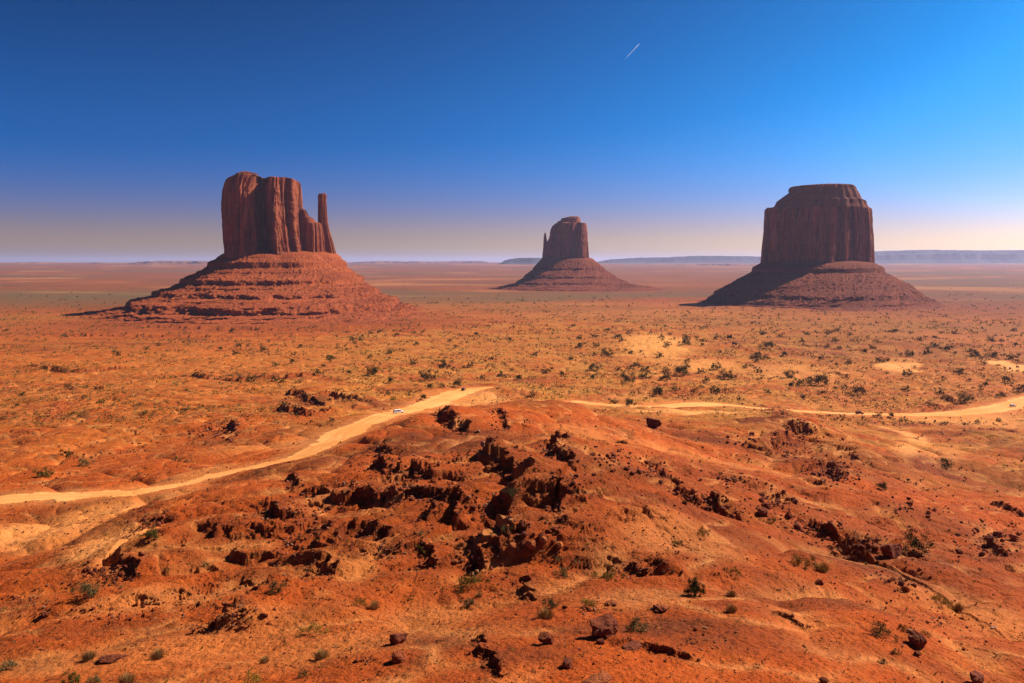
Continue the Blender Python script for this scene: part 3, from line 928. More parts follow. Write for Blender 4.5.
put(r1, 'talus', talus(foot1, prof1, sc1, seed=2.1, ground_z=-112), M_TALUS)

# middle butte (thumb on its left)
D2 = 3540.0; m2 = D2 / F
r2 = butte('butte', ((567 - CX) * m2, D2, -108), 'smallest, most distant butte, shaded purple, thin spire on its left side')
lv2 = [(266, 543, 590.5), (258, 544, 588.8), (250, 545.5, 588), (243, 547.5, 587.6), (240, 548.8, 587.2), (236, 550.2, 587), (229, 551.2, 586.6), (226, 553, 586.2), (223.5, 556, 585.6), (223, 559, 580.5)]
plan2 = [(-1, 0), (-.85, -.55), (-.4, -.8), (.1, -.85), (.5, -.9), (.8, -.8), (1, -.35), (1, .3), (.5, .9), (-.5, .9)]
put(r2, 'tower', loft(lv2, plan2, D2, 95, m2, n=420, m=110, seed=12.2, fis=1.1), M_CLIFF)
put(r2, 'cap', loft([(224, 556.5, 581), (221.4, 557.5, 580.6), (220.6, 560.5, 580.4), (218.4, 561.5, 580), (217.4, 565, 579.6), (216.8, 569, 579.2)], [(-1, 0), (-.7, -.7), (0, -1), (.7, -.8), (1, 0), (.6, .8), (-.6, .8)], D2, 50, m2, n=160, m=26, fis=0.25, seed=3), M_CAP)
put(r2, 'thumb_spire', loft([(264, 541.5, 553), (252, 542.8, 551.5), (247, 543.2, 550), (243, 543.4, 548), (239, 543.6, 546.6), (234.5, 544.1, 546), (232.8, 544.6, 545.6)],
                            [(-1, 0), (-.7, -.75), (0, -1), (.7, -.7), (1, 0), (.7, .7), (0, 1), (-.7, .7)], D2, 22, m2, n=120, m=60, fis=0.2, seed=19.1), M_CLIFF)
foot2 = [((543 - CX) * m2, D2), ((555 - CX) * m2, D2 - 80), ((570 - CX) * m2, D2 - 90), ((589 - CX) * m2, D2 - 40), ((590 - CX) * m2, D2 + 20), ((575 - CX) * m2, D2 + 85), ((550 - CX) * m2, D2 + 80)]
prof2 = [(-30, 26), (0, 20), (60, -26), (63, -33), (110, -58), (114, -66), (160, -82), (166, -89), (225, -99), (262, -104), (266, -106.5), (320, -109), (360, -113)]
put(r2, 'talus', talus(foot2, prof2, lambda th: sides(th, 0.70, 1.15, 0.92, 1.0), n=800, m=150, seed=6.4, ground_z=-111), M_TALUS_SHADED)

# right butte
D3 = 2250.0; m3 = D3 / F
r3 = butte('butte', ((817 - CX) * m3, D3, -108), 'broad, massive, flat-topped butte with stepped cap and shaded cliffs, no spire')
plan3 = [(-1, .1), (-.97, -.4), (-.7, -.68), (-.35, -.74), (-.12, -.86), (.02, -.98), (.18, -.84), (.25, -.90), (.41, -.60), (.49, -.68), (.63, -.36), (.71, -.43), (.85, -.10), (.93, -.15), (1, .25), (.9, .55), (.4, .9), (-.2, .95), (-.8, .6)]
lv3 = [(272, 760, 875), (263, 761, 872.4), (250, 762, 872.2), (235, 763.2, 871.8), (220, 764, 871), (212, 764.3, 870.2), (209, 764.8, 869.4), (208.2, 766, 868)]
put(r3, 'tower', loft(lv3, plan3, D3, 135, m3, n=900, m=140, seed=22.5, fis=0.8, amp_k=2.2), M_CLIFF)
put(r3, 'cap', loft([(210, 768, 867.5), (206.5, 773, 867), (204.5, 774.5, 866), (202, 775.5, 865.5), (200, 778, 861), (196, 784, 859.5), (192.3, 789.5, 857.5), (191.6, 788, 856.5), (189, 788.4, 855.8), (187.4, 790, 855), (186.7, 796, 852)],
                    [(-1, .1), (-.9, -.5), (-.5, -.8), (0, -.95), (.45, -.9), (.85, -.6), (1, 0), (.8, .6), (.2, .95), (-.6, .75)], D3, 125, m3, n=520, m=100, fis=0.5, seed=31.0), M_CAP)
foot3 = [((761 - CX) * m3, D3), ((775 - CX) * m3, D3 - 85), ((815 - CX) * m3, D3 - 128), ((850 - CX) * m3, D3 - 105), ((872 - CX) * m3, D3 - 15), ((860 - CX) * m3, D3 + 90), ((810 - CX) * m3, D3 + 125), ((770 - CX) * m3, D3 + 85)]
prof3 = [(-34, 6), (0, 0), (33, -16), (36, -27), (80, -46), (118, -64), (150, -79), (155, -88), (175, -97), (178, -101), (203, -106.5), (228, -110), (245, -114)]
put(r3, 'talus', talus(foot3, prof3, lambda th: sides(th, 0.82, 1.25, 0.82, 1.0), n=1100, m=190, seed=14.4, ground_z=-110), M_TALUS_SHADED)


# ------------------------------------------------------------------ far mesas and hills on the horizon
def mesa(name, D, tops, mat, thick=900, seed=0.0, foot=-112, **props):
    """tops: outline (px, row) left to right; a long body with talus in front, given its real depth behind"""
    mpp = D / F
    px = np.array([t[0] for t in tops], float); rw = np.array([t[1] for t in tops], float)
    n = max(60, int((px[-1] - px[0]) * 1.6))
    qx = np.linspace(px[0], px[-1], n)
    top = (HOR - np.interp(qx, px, rw)) * mpp
    x = (qx - CX) * mpp
    top = top + 10 * noise2(x / 300 + seed, x * 0 + seed) + 6 * noise2(x / 90, x * 0 + 3)
    wig = 140 * noise2(x / 900 + seed, x * 0) + 50 * noise2(x / 260 - seed, x * 0 + 7)
    rowsv = []
    hgt = top - foot
    for dy, f in ((-520, 0.0), (-260, 0.30), (-110, 0.55), (-70, 0.62), (-45, 0.93), (-30, 1.0), (thick * 0.5, 1.02), (thick, 0.98), (thick + 300, 0.0)):
        w = wig * (1 if dy < 200 else 0.2)
        rowsv.append(np.stack([x, D + dy + w + 30 * noise2(x / 120 + dy, x * 0 + seed), foot + hgt * f], 1))
    V = np.array(rowsv); R = len(V)
    ends = []
    c = V.reshape(-1, 3)
    i, j = np.meshgrid(np.arange(R - 1), np.arange(n - 1), indexing='ij')
    a = (i * n + j).ravel()
    Q = np.stack([a, a + 1, a + n + 1, a + n], 1)
    # bring both ends down to the ground
    for e in (0, n - 1):
        V[:, e, 2] = foot
    org = np.array([x.mean(), D, foot])
    return link(name, mesh_np(name, V.reshape(-1, 3) - org, Q), mat, None, tuple(org), **props)


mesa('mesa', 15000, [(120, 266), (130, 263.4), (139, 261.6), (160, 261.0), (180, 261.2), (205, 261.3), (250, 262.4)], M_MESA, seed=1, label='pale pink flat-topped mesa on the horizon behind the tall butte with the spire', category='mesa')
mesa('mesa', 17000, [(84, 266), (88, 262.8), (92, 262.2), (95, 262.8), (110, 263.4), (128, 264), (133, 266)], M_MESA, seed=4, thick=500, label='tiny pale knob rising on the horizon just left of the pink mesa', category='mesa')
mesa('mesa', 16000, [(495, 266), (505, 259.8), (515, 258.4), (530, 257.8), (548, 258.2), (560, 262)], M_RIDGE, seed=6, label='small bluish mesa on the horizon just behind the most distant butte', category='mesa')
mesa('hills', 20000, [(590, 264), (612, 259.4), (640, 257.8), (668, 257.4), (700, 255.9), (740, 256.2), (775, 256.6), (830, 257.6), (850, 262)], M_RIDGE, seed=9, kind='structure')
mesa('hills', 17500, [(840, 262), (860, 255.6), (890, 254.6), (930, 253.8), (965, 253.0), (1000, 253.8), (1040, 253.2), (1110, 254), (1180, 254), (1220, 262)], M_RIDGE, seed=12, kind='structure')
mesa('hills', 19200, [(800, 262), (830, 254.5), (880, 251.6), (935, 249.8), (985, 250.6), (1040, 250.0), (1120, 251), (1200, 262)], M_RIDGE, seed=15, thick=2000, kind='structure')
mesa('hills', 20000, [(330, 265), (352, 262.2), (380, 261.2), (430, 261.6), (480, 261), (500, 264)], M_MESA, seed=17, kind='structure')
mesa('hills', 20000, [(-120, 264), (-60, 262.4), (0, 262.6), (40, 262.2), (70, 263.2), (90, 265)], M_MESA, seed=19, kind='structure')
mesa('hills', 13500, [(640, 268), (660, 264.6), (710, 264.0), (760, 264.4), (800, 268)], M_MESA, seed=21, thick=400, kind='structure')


# ------------------------------------------------------------------ rocks
def ico(sub):
    import bmesh
    bm = bmesh.new(); bmesh.ops.create_icosphere(bm, subdivisions=sub, radius=1.0)
    V = np.array([v.co[:] for v in bm.verts]); Fc = np.array([[v.index for v in f.verts] for f in bm.faces]); bm.free()
    return V, Fc


ICO1, ICO2, ICO3, ICO4 = ico(1), ico(2), ico(3), ico(4)


def rock_mesh(shape, seed, sub=ICO4):
    r = np.random.default_rng(seed)
    V, Fc = sub[0].copy(), sub[1]
    # chop with planes -> facets
    ncut = {'blocky': 12, 'slab': 10, 'rounded': 9, 'jagged': 14}[shape]
    dirs = r.normal(size=(ncut, 3)); dirs /= np.linalg.norm(dirs, axis=1)[:, None]
    offs = r.uniform(0.52, 0.86, ncut) if shape != 'rounded' else r.uniform(0.72, 0.95, ncut)
    for d, o in zip(dirs, offs):
        dp = V @ d
        V = V - np.clip(dp - o, 0, None)[:, None] * d
    nn = noise2(V[:, 0] * 2.3 + seed, V[:, 1] * 2.3 + V[:, 2] * 1.7) * 0.16 + noise2(V[:, 0] * 5 + seed, V[:, 2] * 5 + V[:, 1] * 4) * 0.09 + noise2(V[:, 0] * 11 + V[:, 1] * 5, V[:, 2] * 11 + seed) * 0.045
    V = V * (1 + nn)[:, None]
    V -= 0.5 * (V.max(0) + V.min(0)); V /= (V.max(0) - V.min(0))
    V *= {'blocky': (1, .85, .72), 'slab': (1.1, .8, .32), 'rounded': (1, .85, .72), 'jagged': (1, .75, .74)}[shape]
    V[:, 2] -= V[:, 2].min()
    V[:, 2] -= 0.16 * V[:, 2].max()
    return V, Fc


COLS = {'dark maroon': R_DARK, 'red-brown': R_RED, 'orange': R_ORANGE, 'pale tan': R_TAN}
RM = {}
for sh in ('blocky', 'slab', 'rounded', 'jagged'):
    for cn, mt in COLS.items():
        for v in range(3):
            Vx, Fx = rock_mesh(sh, hash((len(sh), len(cn), v)) % 1000 + v * 17 + len(cn))
            me = mesh_np('rock', Vx, Fx, smooth=False); me.materials.append(mt)
            RM[(sh, cn, v)] = me
REC = []      # rocks and shrubs waiting for their labels


def place_rock(px, py, wpx, shape, col, place, label=None, group=None, tall=1.0):
    x, y, z, m = hit(px, py + wpx * 0.22)
    w = wpx * m
    me = RM[(shape, col, random.randrange(3))]
    o = bpy.data.objects.new('boulder', me); C.objects.link(o)
    o.location = (x, y, z - 0.02 * w)
    o.rotation_euler = (random.uniform(-.2, .2), random.uniform(-.2, .2), random.uniform(0, 6.28))
    s = random.uniform(.9, 1.1)
    o.scale = (w * s, w * s, w * s * tall)
    o['category'] = 'boulder'
    REC.append((o, px, py, wpx, f'{col} {shape}', place, label, group, 'rock'))
    return o


# single boulders that stand out
place_rock(603, 629, 29, 'jagged', 'dark maroon', '', 'largest dark boulder on the bare foreground bench, rough broken top, beside a grey-green shrub')
place_rock(545, 639, 19, 'blocky', 'red-brown', '', 'angular reddish grey boulder alone on smooth dark soil, black shadow on its left')
place_rock(398, 639, 21, 'jagged', 'dark maroon', '', 'dark rough boulder with a smaller round one just below it')
place_rock(398, 658, 17, 'rounded', 'red-brown', '', 'rounded red boulder just below the dark rough one')
place_rock(567, 664, 14, 'jagged', 'dark maroon', '', 'small pointed dark rock alone on smooth soil near the bottom edge')
place_rock(598, 677, 32, 'slab', 'orange', '', 'long flat orange slab lying at the bottom edge of the picture')
place_rock(611, 601, 14, 'slab', 'orange', '', 'small flat orange rock above the largest dark boulder')
place_rock(632, 645, 19, 'slab', 'dark maroon', '', 'flat greyish slab lying by a dark crack below the largest boulder')
place_rock(600, 642, 9, 'blocky', 'dark maroon', '', 'little dark block at the foot of the largest boulder')
place_rock(661, 606, 22, 'slab', 'red-brown', '', 'low red slab lying between the largest boulder and the lone green bush')
place_rock(917, 640, 21, 'blocky', 'dark maroon', '', 'dark block by small shrubs, black shadow covering its near face')
place_rock(917, 654, 9, 'blocky', 'red-brown', '', 'small rock just below the dark block')
place_rock(976, 680, 19, 'jagged', 'dark maroon', '', 'dark rock cut by the bottom edge near the lower right corner')
place_rock(824, 681, 9, 'rounded', 'red-brown', '', 'small rounded red rock at the bottom edge, alone on gravel')
place_rock(820, 583, 8, 'blocky', 'red-brown', '', 'small red rock alone on the smooth brown slope')
place_rock(113, 655, 24, 'slab', 'dark maroon', '', 'dark tilted slab with a deep black shadow between two yellow grass clumps')
place_rock(38, 648, 9, 'slab', 'orange', '', 'small orange-red rock on the soil near the left edge')
place_rock(892, 551, 24, 'blocky', 'dark maroon', '', 'big dark square block in the line of rocks, beside a green shrub')
place_rock(653, 424, 15, 'jagged', 'dark maroon', '', 'solitary dark cube-like boulder on the rise below the pale road')
place_rock(523, 526, 11, 'rounded', 'red-brown', '', 'upright egg-shaped red boulder on top of the boulder pile', tall=1.5)
place_rock(531, 545, 13, 'rounded', 'orange', '', 'rounded orange boulder at the front of the boulder pile')
place_rock(543, 541, 11, 'rounded', 'orange', '', 'orange boulder touching the right of the rounded pile-front boulder')
place_rock(910, 632, 7, 'blocky', 'pale tan', '', 'tiny whitish stone beside a yellow shrub above the dark block')
place_rock(993, 626, 7, 'slab', 'pale tan', '', 'small pale flat stone near the right edge')

CLUSTERS = [  # centre px, py, radii, number, size range px, tilt, place phrase, colour weights (dark, red, orange, tan)
    (528, 548, 34, 20, 16, (5, 10), 'in the boulder pile under the central ledge', (2, 4, 4, 1)),
    (560, 520, 18, 14, 10, (4, 8), 'beside the eastern notch of the central ledges', (3, 4, 2, 0)),
    (485, 508, 34, 16, 14, (4, 7), 'on the slope between the two long black ledges', (2, 4, 3, 1)),
    (445, 500, 22, 14, 9, (4, 7), 'above the paired black hollows', (3, 4, 2, 0)),
    (480, 560, 28, 14, 10, (4, 8), 'on the lower edge of the ledge field', (2, 4, 2, 1)),
    (390, 460, 16, 10, 10, (3, 6), 'on the small rubbly knob near the road bend', (5, 3, 0, 0)),
    (405, 490, 22, 8, 8, (4, 6), 'below the long upper ledge', (3, 3, 2, 1)),
    (315, 515, 22, 10, 8, (3, 6), 'scattered over the bowl of smooth red soil', (2, 4, 2, 1)),
    (380, 548, 28, 12, 10, (4, 7), 'beneath the wide black ledge', (2, 3, 3, 1)),
    (290, 545, 26, 20, 10, (3, 6), 'on the stony brown hillside', (2, 3, 2, 2)),
    (110, 576, 34, 11, 14, (4, 9), 'in the dark outcrop beside the sandy wash', (5, 4, 1, 0)),
    (152, 528, 18, 14, 11, (4, 8), 'in the outcrop just below the left road', (5, 4, 1, 0)),
    (235, 615, 34, 14, 12, (4, 9), 'along the slanting strips of tilted rock', (4, 4, 1, 1)),
    (110, 615, 50, 14, 8, (4, 7), 'on the open slope of fine red gravel', (3, 4, 3, 0)),
    (30, 600, 30, 20, 6, (4, 9), 'on the pale slope at the left edge', (2, 4, 2, 1)),
    (615, 460, 34, 12, 9, (4, 7), 'on the shoulder under the top of the red hill', (4, 4, 1, 0)),
    (650, 470, 24, 10, 9, (4, 8), 'in the band of blocks halfway down the red hill', (5, 4, 1, 0)),
    (710, 502, 26, 12, 14, (4, 9), 'in the tumbled blocks right of the bright saddle', (5, 4, 1, 0)),
    (735, 480, 28, 8, 8, (4, 7), 'along the small gully of the right slope', (5, 3, 1, 0)),
    (775, 505, 22, 16, 15, (5, 10), 'in the dense block field below the gully', (6, 4, 0, 0)),
    (815, 530, 34, 11, 15, (5, 10), 'in the diagonal line of rocks', (6, 4, 1, 0)),
    (870, 548, 30, 8, 12, (5, 11), 'crowded round the big dark square block', (6, 4, 1, 0)),
    (905, 580, 34, 12, 10, (4, 9), 'trailing down beyond the big dark square block', (3, 4, 2, 1)),
    (985, 540, 36, 22, 14, (5, 11), 'on the ribbed slope at the right edge', (3, 4, 3, 1)),
    (900, 510, 40, 12, 8, (4, 7), 'in the hollow of striped red soil', (3, 4, 2, 1)),
    (840, 478, 30, 10, 12, (3, 7), 'on the grey-brown rocky knoll', (5, 3, 0, 1)),
    (645, 570, 24, 9, 8, (4, 8), 'by the little dark ledge above the bench', (4, 4, 1, 0)),
    (690, 640, 40, 22, 8, (4, 8), 'on the cracked bedrock right of the largest boulder', (2, 3, 3, 2)),
    (590, 610, 34, 10, 7, (3, 6), 'among low shrubs on the bench', (2, 3, 3, 1)),
    (370, 660, 60, 20, 7, (3, 7), 'strewn on the lower left bench', (4, 4, 1, 1)),
    (940, 625, 60, 34, 8, (3, 7), 'on the bare gravel of the lower right', (2, 3, 3, 2)),
    (215, 434, 26, 9, 8, (3, 6), 'in the ring-shaped outcrop beyond the left road', (5, 3, 1, 0)),
    (312, 405, 30, 8, 6, (3, 6), 'at the layered dark ledge beyond the road bend', (6, 3, 0, 0)),
    (750, 440, 26, 7, 7, (3, 6), 'by the black overhang of the far right ridge', (4, 3, 0, 3)),
]
SH = ('blocky', 'jagged', 'slab', 'rounded'); CN = list(COLS)
for cx, cy, rx, ry, n, (s0, s1), place, cw in CLUSTERS:
    for _ in range(int(n * 0.8)):
        a = random.uniform(0, 6.28); q = math.sqrt(random.random())
        px, py = cx + rx * q * math.cos(a), cy + ry * q * math.sin(a)
        if not (3 < px < 1021 and py < 680):
            continue
        sz = s0 + (s1 - s0) * random.random() ** 2
        place_rock(px, py, sz, random.choices(SH, (4, 4, 2, 3))[0], random.choices(CN, cw)[0], place)
print('boulders', len(REC))


def merged_rocks(name, pts, sizes, mat, base=ICO1, **props):
    """countless small stones, one mesh"""
    nv = []; nf = []
    protos = []
    for v in range(14):
        protos.append(rock_mesh(random.choice(SH), 500 + v, base))
    off = 0
    for (x, y, z), w in zip(pts, sizes):
        V, Fc = protos[random.randrange(14)]
        a = random.uniform(0, 6.28); ca, sa = math.cos(a) * w, math.sin(a) * w
        P = np.stack([x + V[:, 0] * ca - V[:, 1] * sa, y + V[:, 0] * sa + V[:, 1] * ca, z + V[:, 2] * w * random.uniform(.8, 1.3)], 1)
        nv.append(P); nf.append(Fc + off); off += len(P)
    return link(name, mesh_np(name, np.concatenate(nv), np.concatenate(nf), smooth=False), mat, **props)


def scatter_rubble():
    P = {0: [], 1: [], 2: []}; S = {0: [], 1: [], 2: []}

    def add(x, y, w, k):
        x, y = float(x), float(y)
        if at1(ROAD, x, y) > 0.3:
            return
        z = ground1(x, y)
        P[k].append((x, y, z)); S[k].append(w)
    for h, L, Pn in SC:                                  # fallen pieces under each ledge
        seg = np.hypot(*np.diff(Pn, axis=0).T); cum = np.concatenate([[0], np.cumsum(seg)])
        for _ in range(int(min(cum[-1], 90) * 2.6)):
            t = random.uniform(0, cum[-1]); i = min(int(np.searchsorted(cum, t)) - 1, len(seg) - 1); i = max(i, 0)
            u = (t - cum[i]) / seg[i]; p = Pn[i] * (1 - u) + Pn[i + 1] * u
            d = (Pn[i + 1] - Pn[i]) / seg[i]; nrm = np.array((d[1], -d[0]))
            off = abs(random.gauss(0, 1)) * 1.6 * h - 0.4 * h
            q = p + nrm * off + d * random.gauss(0, 1)
            w = min(0.20 + random.paretovariate(2.6) * 0.23, 1.25) * (0.6 + h * 0.14) * min(1.0, max(0.4, q[1] / 150))
            add(q[0], q[1], w, random.choices((0, 1, 2), (2, 7, 1))[0])
    for cx, cy, rx, ry, n, (s0, s1), place, cw in CLUSTERS:
        for _ in range(int(n * 9)):
            a = random.uniform(0, 6.28); q = abs(random.gauss(0, .75))
            x, y, z, m = hit(cx + rx * q * math.cos(a), min(cy + ry * q * math.sin(a), 690))
            add(x, y, m * (1.0 + 2.4 * random.random() ** 2), random.choices((0, 1, 2), (cw[0] + 1, cw[1], cw[2] * .6 + cw[3]))[0])
    for _ in range(26000):                                # everywhere, thinly
        px, py = random.uniform(-20, 1044), 395 + 300 * random.random() ** 0.9
        x, y, z, m = hit(px, py)
        if noise2(np.array([x / 25.0]), np.array([y / 25.0]))[0] + random.gauss(0, .35) < 0.0:
            continue
        add(x, y, m * (0.5 + 1.9 * random.random() ** 4), random.choices((0, 1, 2), (3, 4, 2))[0])
    for k, (nm, mt) in enumerate((('rubble', R_DARK), ('rubble', R_RED), ('rubble', R_TAN))):
        merged_rocks(nm, P[k], S[k], mt, ICO2, kind='stuff')
        print('rubble', k, len(P[k]))


scatter_rubble()


# ------------------------------------------------------------------ plants
def leafy(n, seed, hgt, spread, leaf, clumps, upright=0.3, dome=True):
    r = np.random.default_rng(seed)
    cs = r.normal(size=(clumps, 3)) * (spread * .42, spread * .42, hgt * .26) + (0, 0, hgt * .5)
    cs[:, 2] = np.clip(cs[:, 2], hgt * .18, hgt * .9)
    if dome:
        cs[:, :2] *= (1.15 - 0.55 * (cs[:, 2:3] / hgt))
    rad_c = r.uniform(.18, .34, clumps) * spread
    k = r.integers(0, clumps, n)
    d = r.normal(size=(n, 3)); d /= np.linalg.norm(d, axis=1)[:, None]
    c = cs[k] + d * rad_c[k][:, None] * (r.random(n) ** .7)[:, None]
    c[:, 2] = np.maximum(c[:, 2], 0.02 * hgt)
    t1 = r.normal(size=(n, 3)); t1[:, 2] += upright * 3; t1 /= np.linalg.norm(t1, axis=1)[:, None]
    t2 = np.cross(t1, r.normal(size=(n, 3))); t2 /= np.linalg.norm(t2, axis=1)[:, None] + 1e-9
    ln = leaf * r.uniform(.7, 1.4, n)[:, None]; wd = ln * .55
    V = np.stack([c - t1 * ln - t2 * wd * .4, c + t2 * wd, c + t1 * ln, c - t2 * wd], 1).reshape(-1, 3)
    Fc = np.arange(n * 4).reshape(-1, 4)
    return V, Fc


def tuft(n, seed, hgt, spread, wd):
    """a clump of grass blades fanning out from its foot"""
    r = np.random.default_rng(seed)
    a = r.uniform(0, 6.28, n); q = r.random(n) ** .6
    bx, by = np.cos(a) * q * spread * .22, np.sin(a) * q * spread * .22
    tx, ty = np.cos(a) * q * spread * .5 + r.normal(size=n) * .08 * spread, np.sin(a) * q * spread * .5 + r.normal(size=n) * .08 * spread
    tz = hgt * (1 - .55 * q * q) * r.uniform(.6, 1.1, n)
    px, py = -np.sin(a + r.normal(size=n)) * wd, np.cos(a) * wd
    V = np.stack([np.stack([bx - px, by - py, bx * 0 - .03], 1), np.stack([bx + px, by + py, bx * 0 - .03], 1), np.stack([tx + px * .3, ty + py * .3, tz], 1), np.stack([tx - px * .3, ty - py * .3, tz * .98], 1)], 1).reshape(-1, 3)
    return V, np.arange(n * 4).reshape(-1, 4)


PLANT = {}
KIND = {  # kind: (object name, category, material, words)
    'juniper': ('juniper_bush', 'bush', L_JUN, 'dark green bushy'),
    'sage': ('sage_shrub', 'shrub', L_SAGE, 'grey-green low'),
    'yellow': ('yellow_shrub', 'shrub', L_YEL, 'yellow-green'),
    'tan': ('grass_clump', 'grass clump', L_TAN, 'dry straw-coloured'),
}
for k in KIND:
    for v in range(3):
        for fine in (0, 1):
            if k == 'juniper':
                VF = leafy((220, 2200)[fine], 40 + v, 0.80, .9, (.085, .03)[fine], 12 + v)
            elif k == 'tan':
                VF = tuft((90, 700)[fine], 60 + v, 0.62, 1.0, (.02, .008)[fine])
            elif k == 'sage':
                VF = leafy((170, 2000)[fine], 80 + v, 0.62, .85, (.075, .026)[fine], 16, .5)
            else:
                VF = leafy((170, 2000)[fine], 100 + v, 0.55, .85, (.07, .024)[fine], 18, .8)
            me = mesh_np(KIND[k][0], *VF, smooth=False); me.materials.append(KIND[k][2])
            PLANT[(k, v, fine)] = me


def place_plant(px, py, wpx, kind, place, label=None, tall=1.0):
    """py is the middle of the plant; its foot stands a little lower"""
    x, y, z, m = hit(px, py + wpx * .25)
    w = wpx * m
    o = bpy.data.objects.new(KIND[kind][0], PLANT[(kind, random.randrange(3), 1 if wpx > 9 else 0)]); C.objects.link(o)
    o.location = (x, y, z - .03 * w); o.rotation_euler = (0, 0, random.uniform(0, 6.28))
    s = random.uniform(.92, 1.08)
    o.scale = (w * s, w * s, w * s * tall * random.uniform(.9, 1.1))
    o['category'] = KIND[kind][1]
    REC.append((o, px, py, wpx, KIND[kind][3], place, label, None, 'plant:' + KIND[kind][1]))
    return o


# the lone upright green bush, with stems
x, y, z, m = hit(695, 596)
lone = link('juniper_bush', None, None, None, (x, y, z), label='lone upright bright-dark green bush on the bare brown foreground slope', category='bush')
Vl, Fl = leafy(5200, 5, 1.75, .95, .042, 44, .4, True)
link('foliage', mesh_np('foliage', Vl, Fl, False), L_JUN, lone)


def stick(p0, p1, r0, r1, n=6):
    p0, p1 = np.array(p0), np.array(p1); d = p1 - p0; d = d / np.linalg.norm(d)
    u = np.cross(d, (0.3, 0.9, 0.1)); u /= np.linalg.norm(u); v = np.cross(d, u)
    A = np.linspace(0, 2 * PI, n, endpoint=False)
    ring = lambda p, r: p + r * (np.cos(A)[:, None] * u + np.sin(A)[:, None] * v)
    V = np.concatenate([ring(p0, r0), ring((p0 + p1) / 2 + u * r0 * .6, (r0 + r1) / 2), ring(p1, r1)])
    Fc = [(k + i * n, (k + 1) % n + i * n, (k + 1) % n + (i + 1) * n, k + (i + 1) * n) for i in range(2) for k in range(n)]
    return V, np.array(Fc)


for k in range(4):
    a = k * 1.6 + .3
    link('stem', mesh_np('stem', *stick((0.04 * math.cos(a), .04 * math.sin(a), -.1), (.28 * math.cos(a), .28 * math.sin(a), .95 + .1 * k), .045, .012)), M_WOOD, lone)

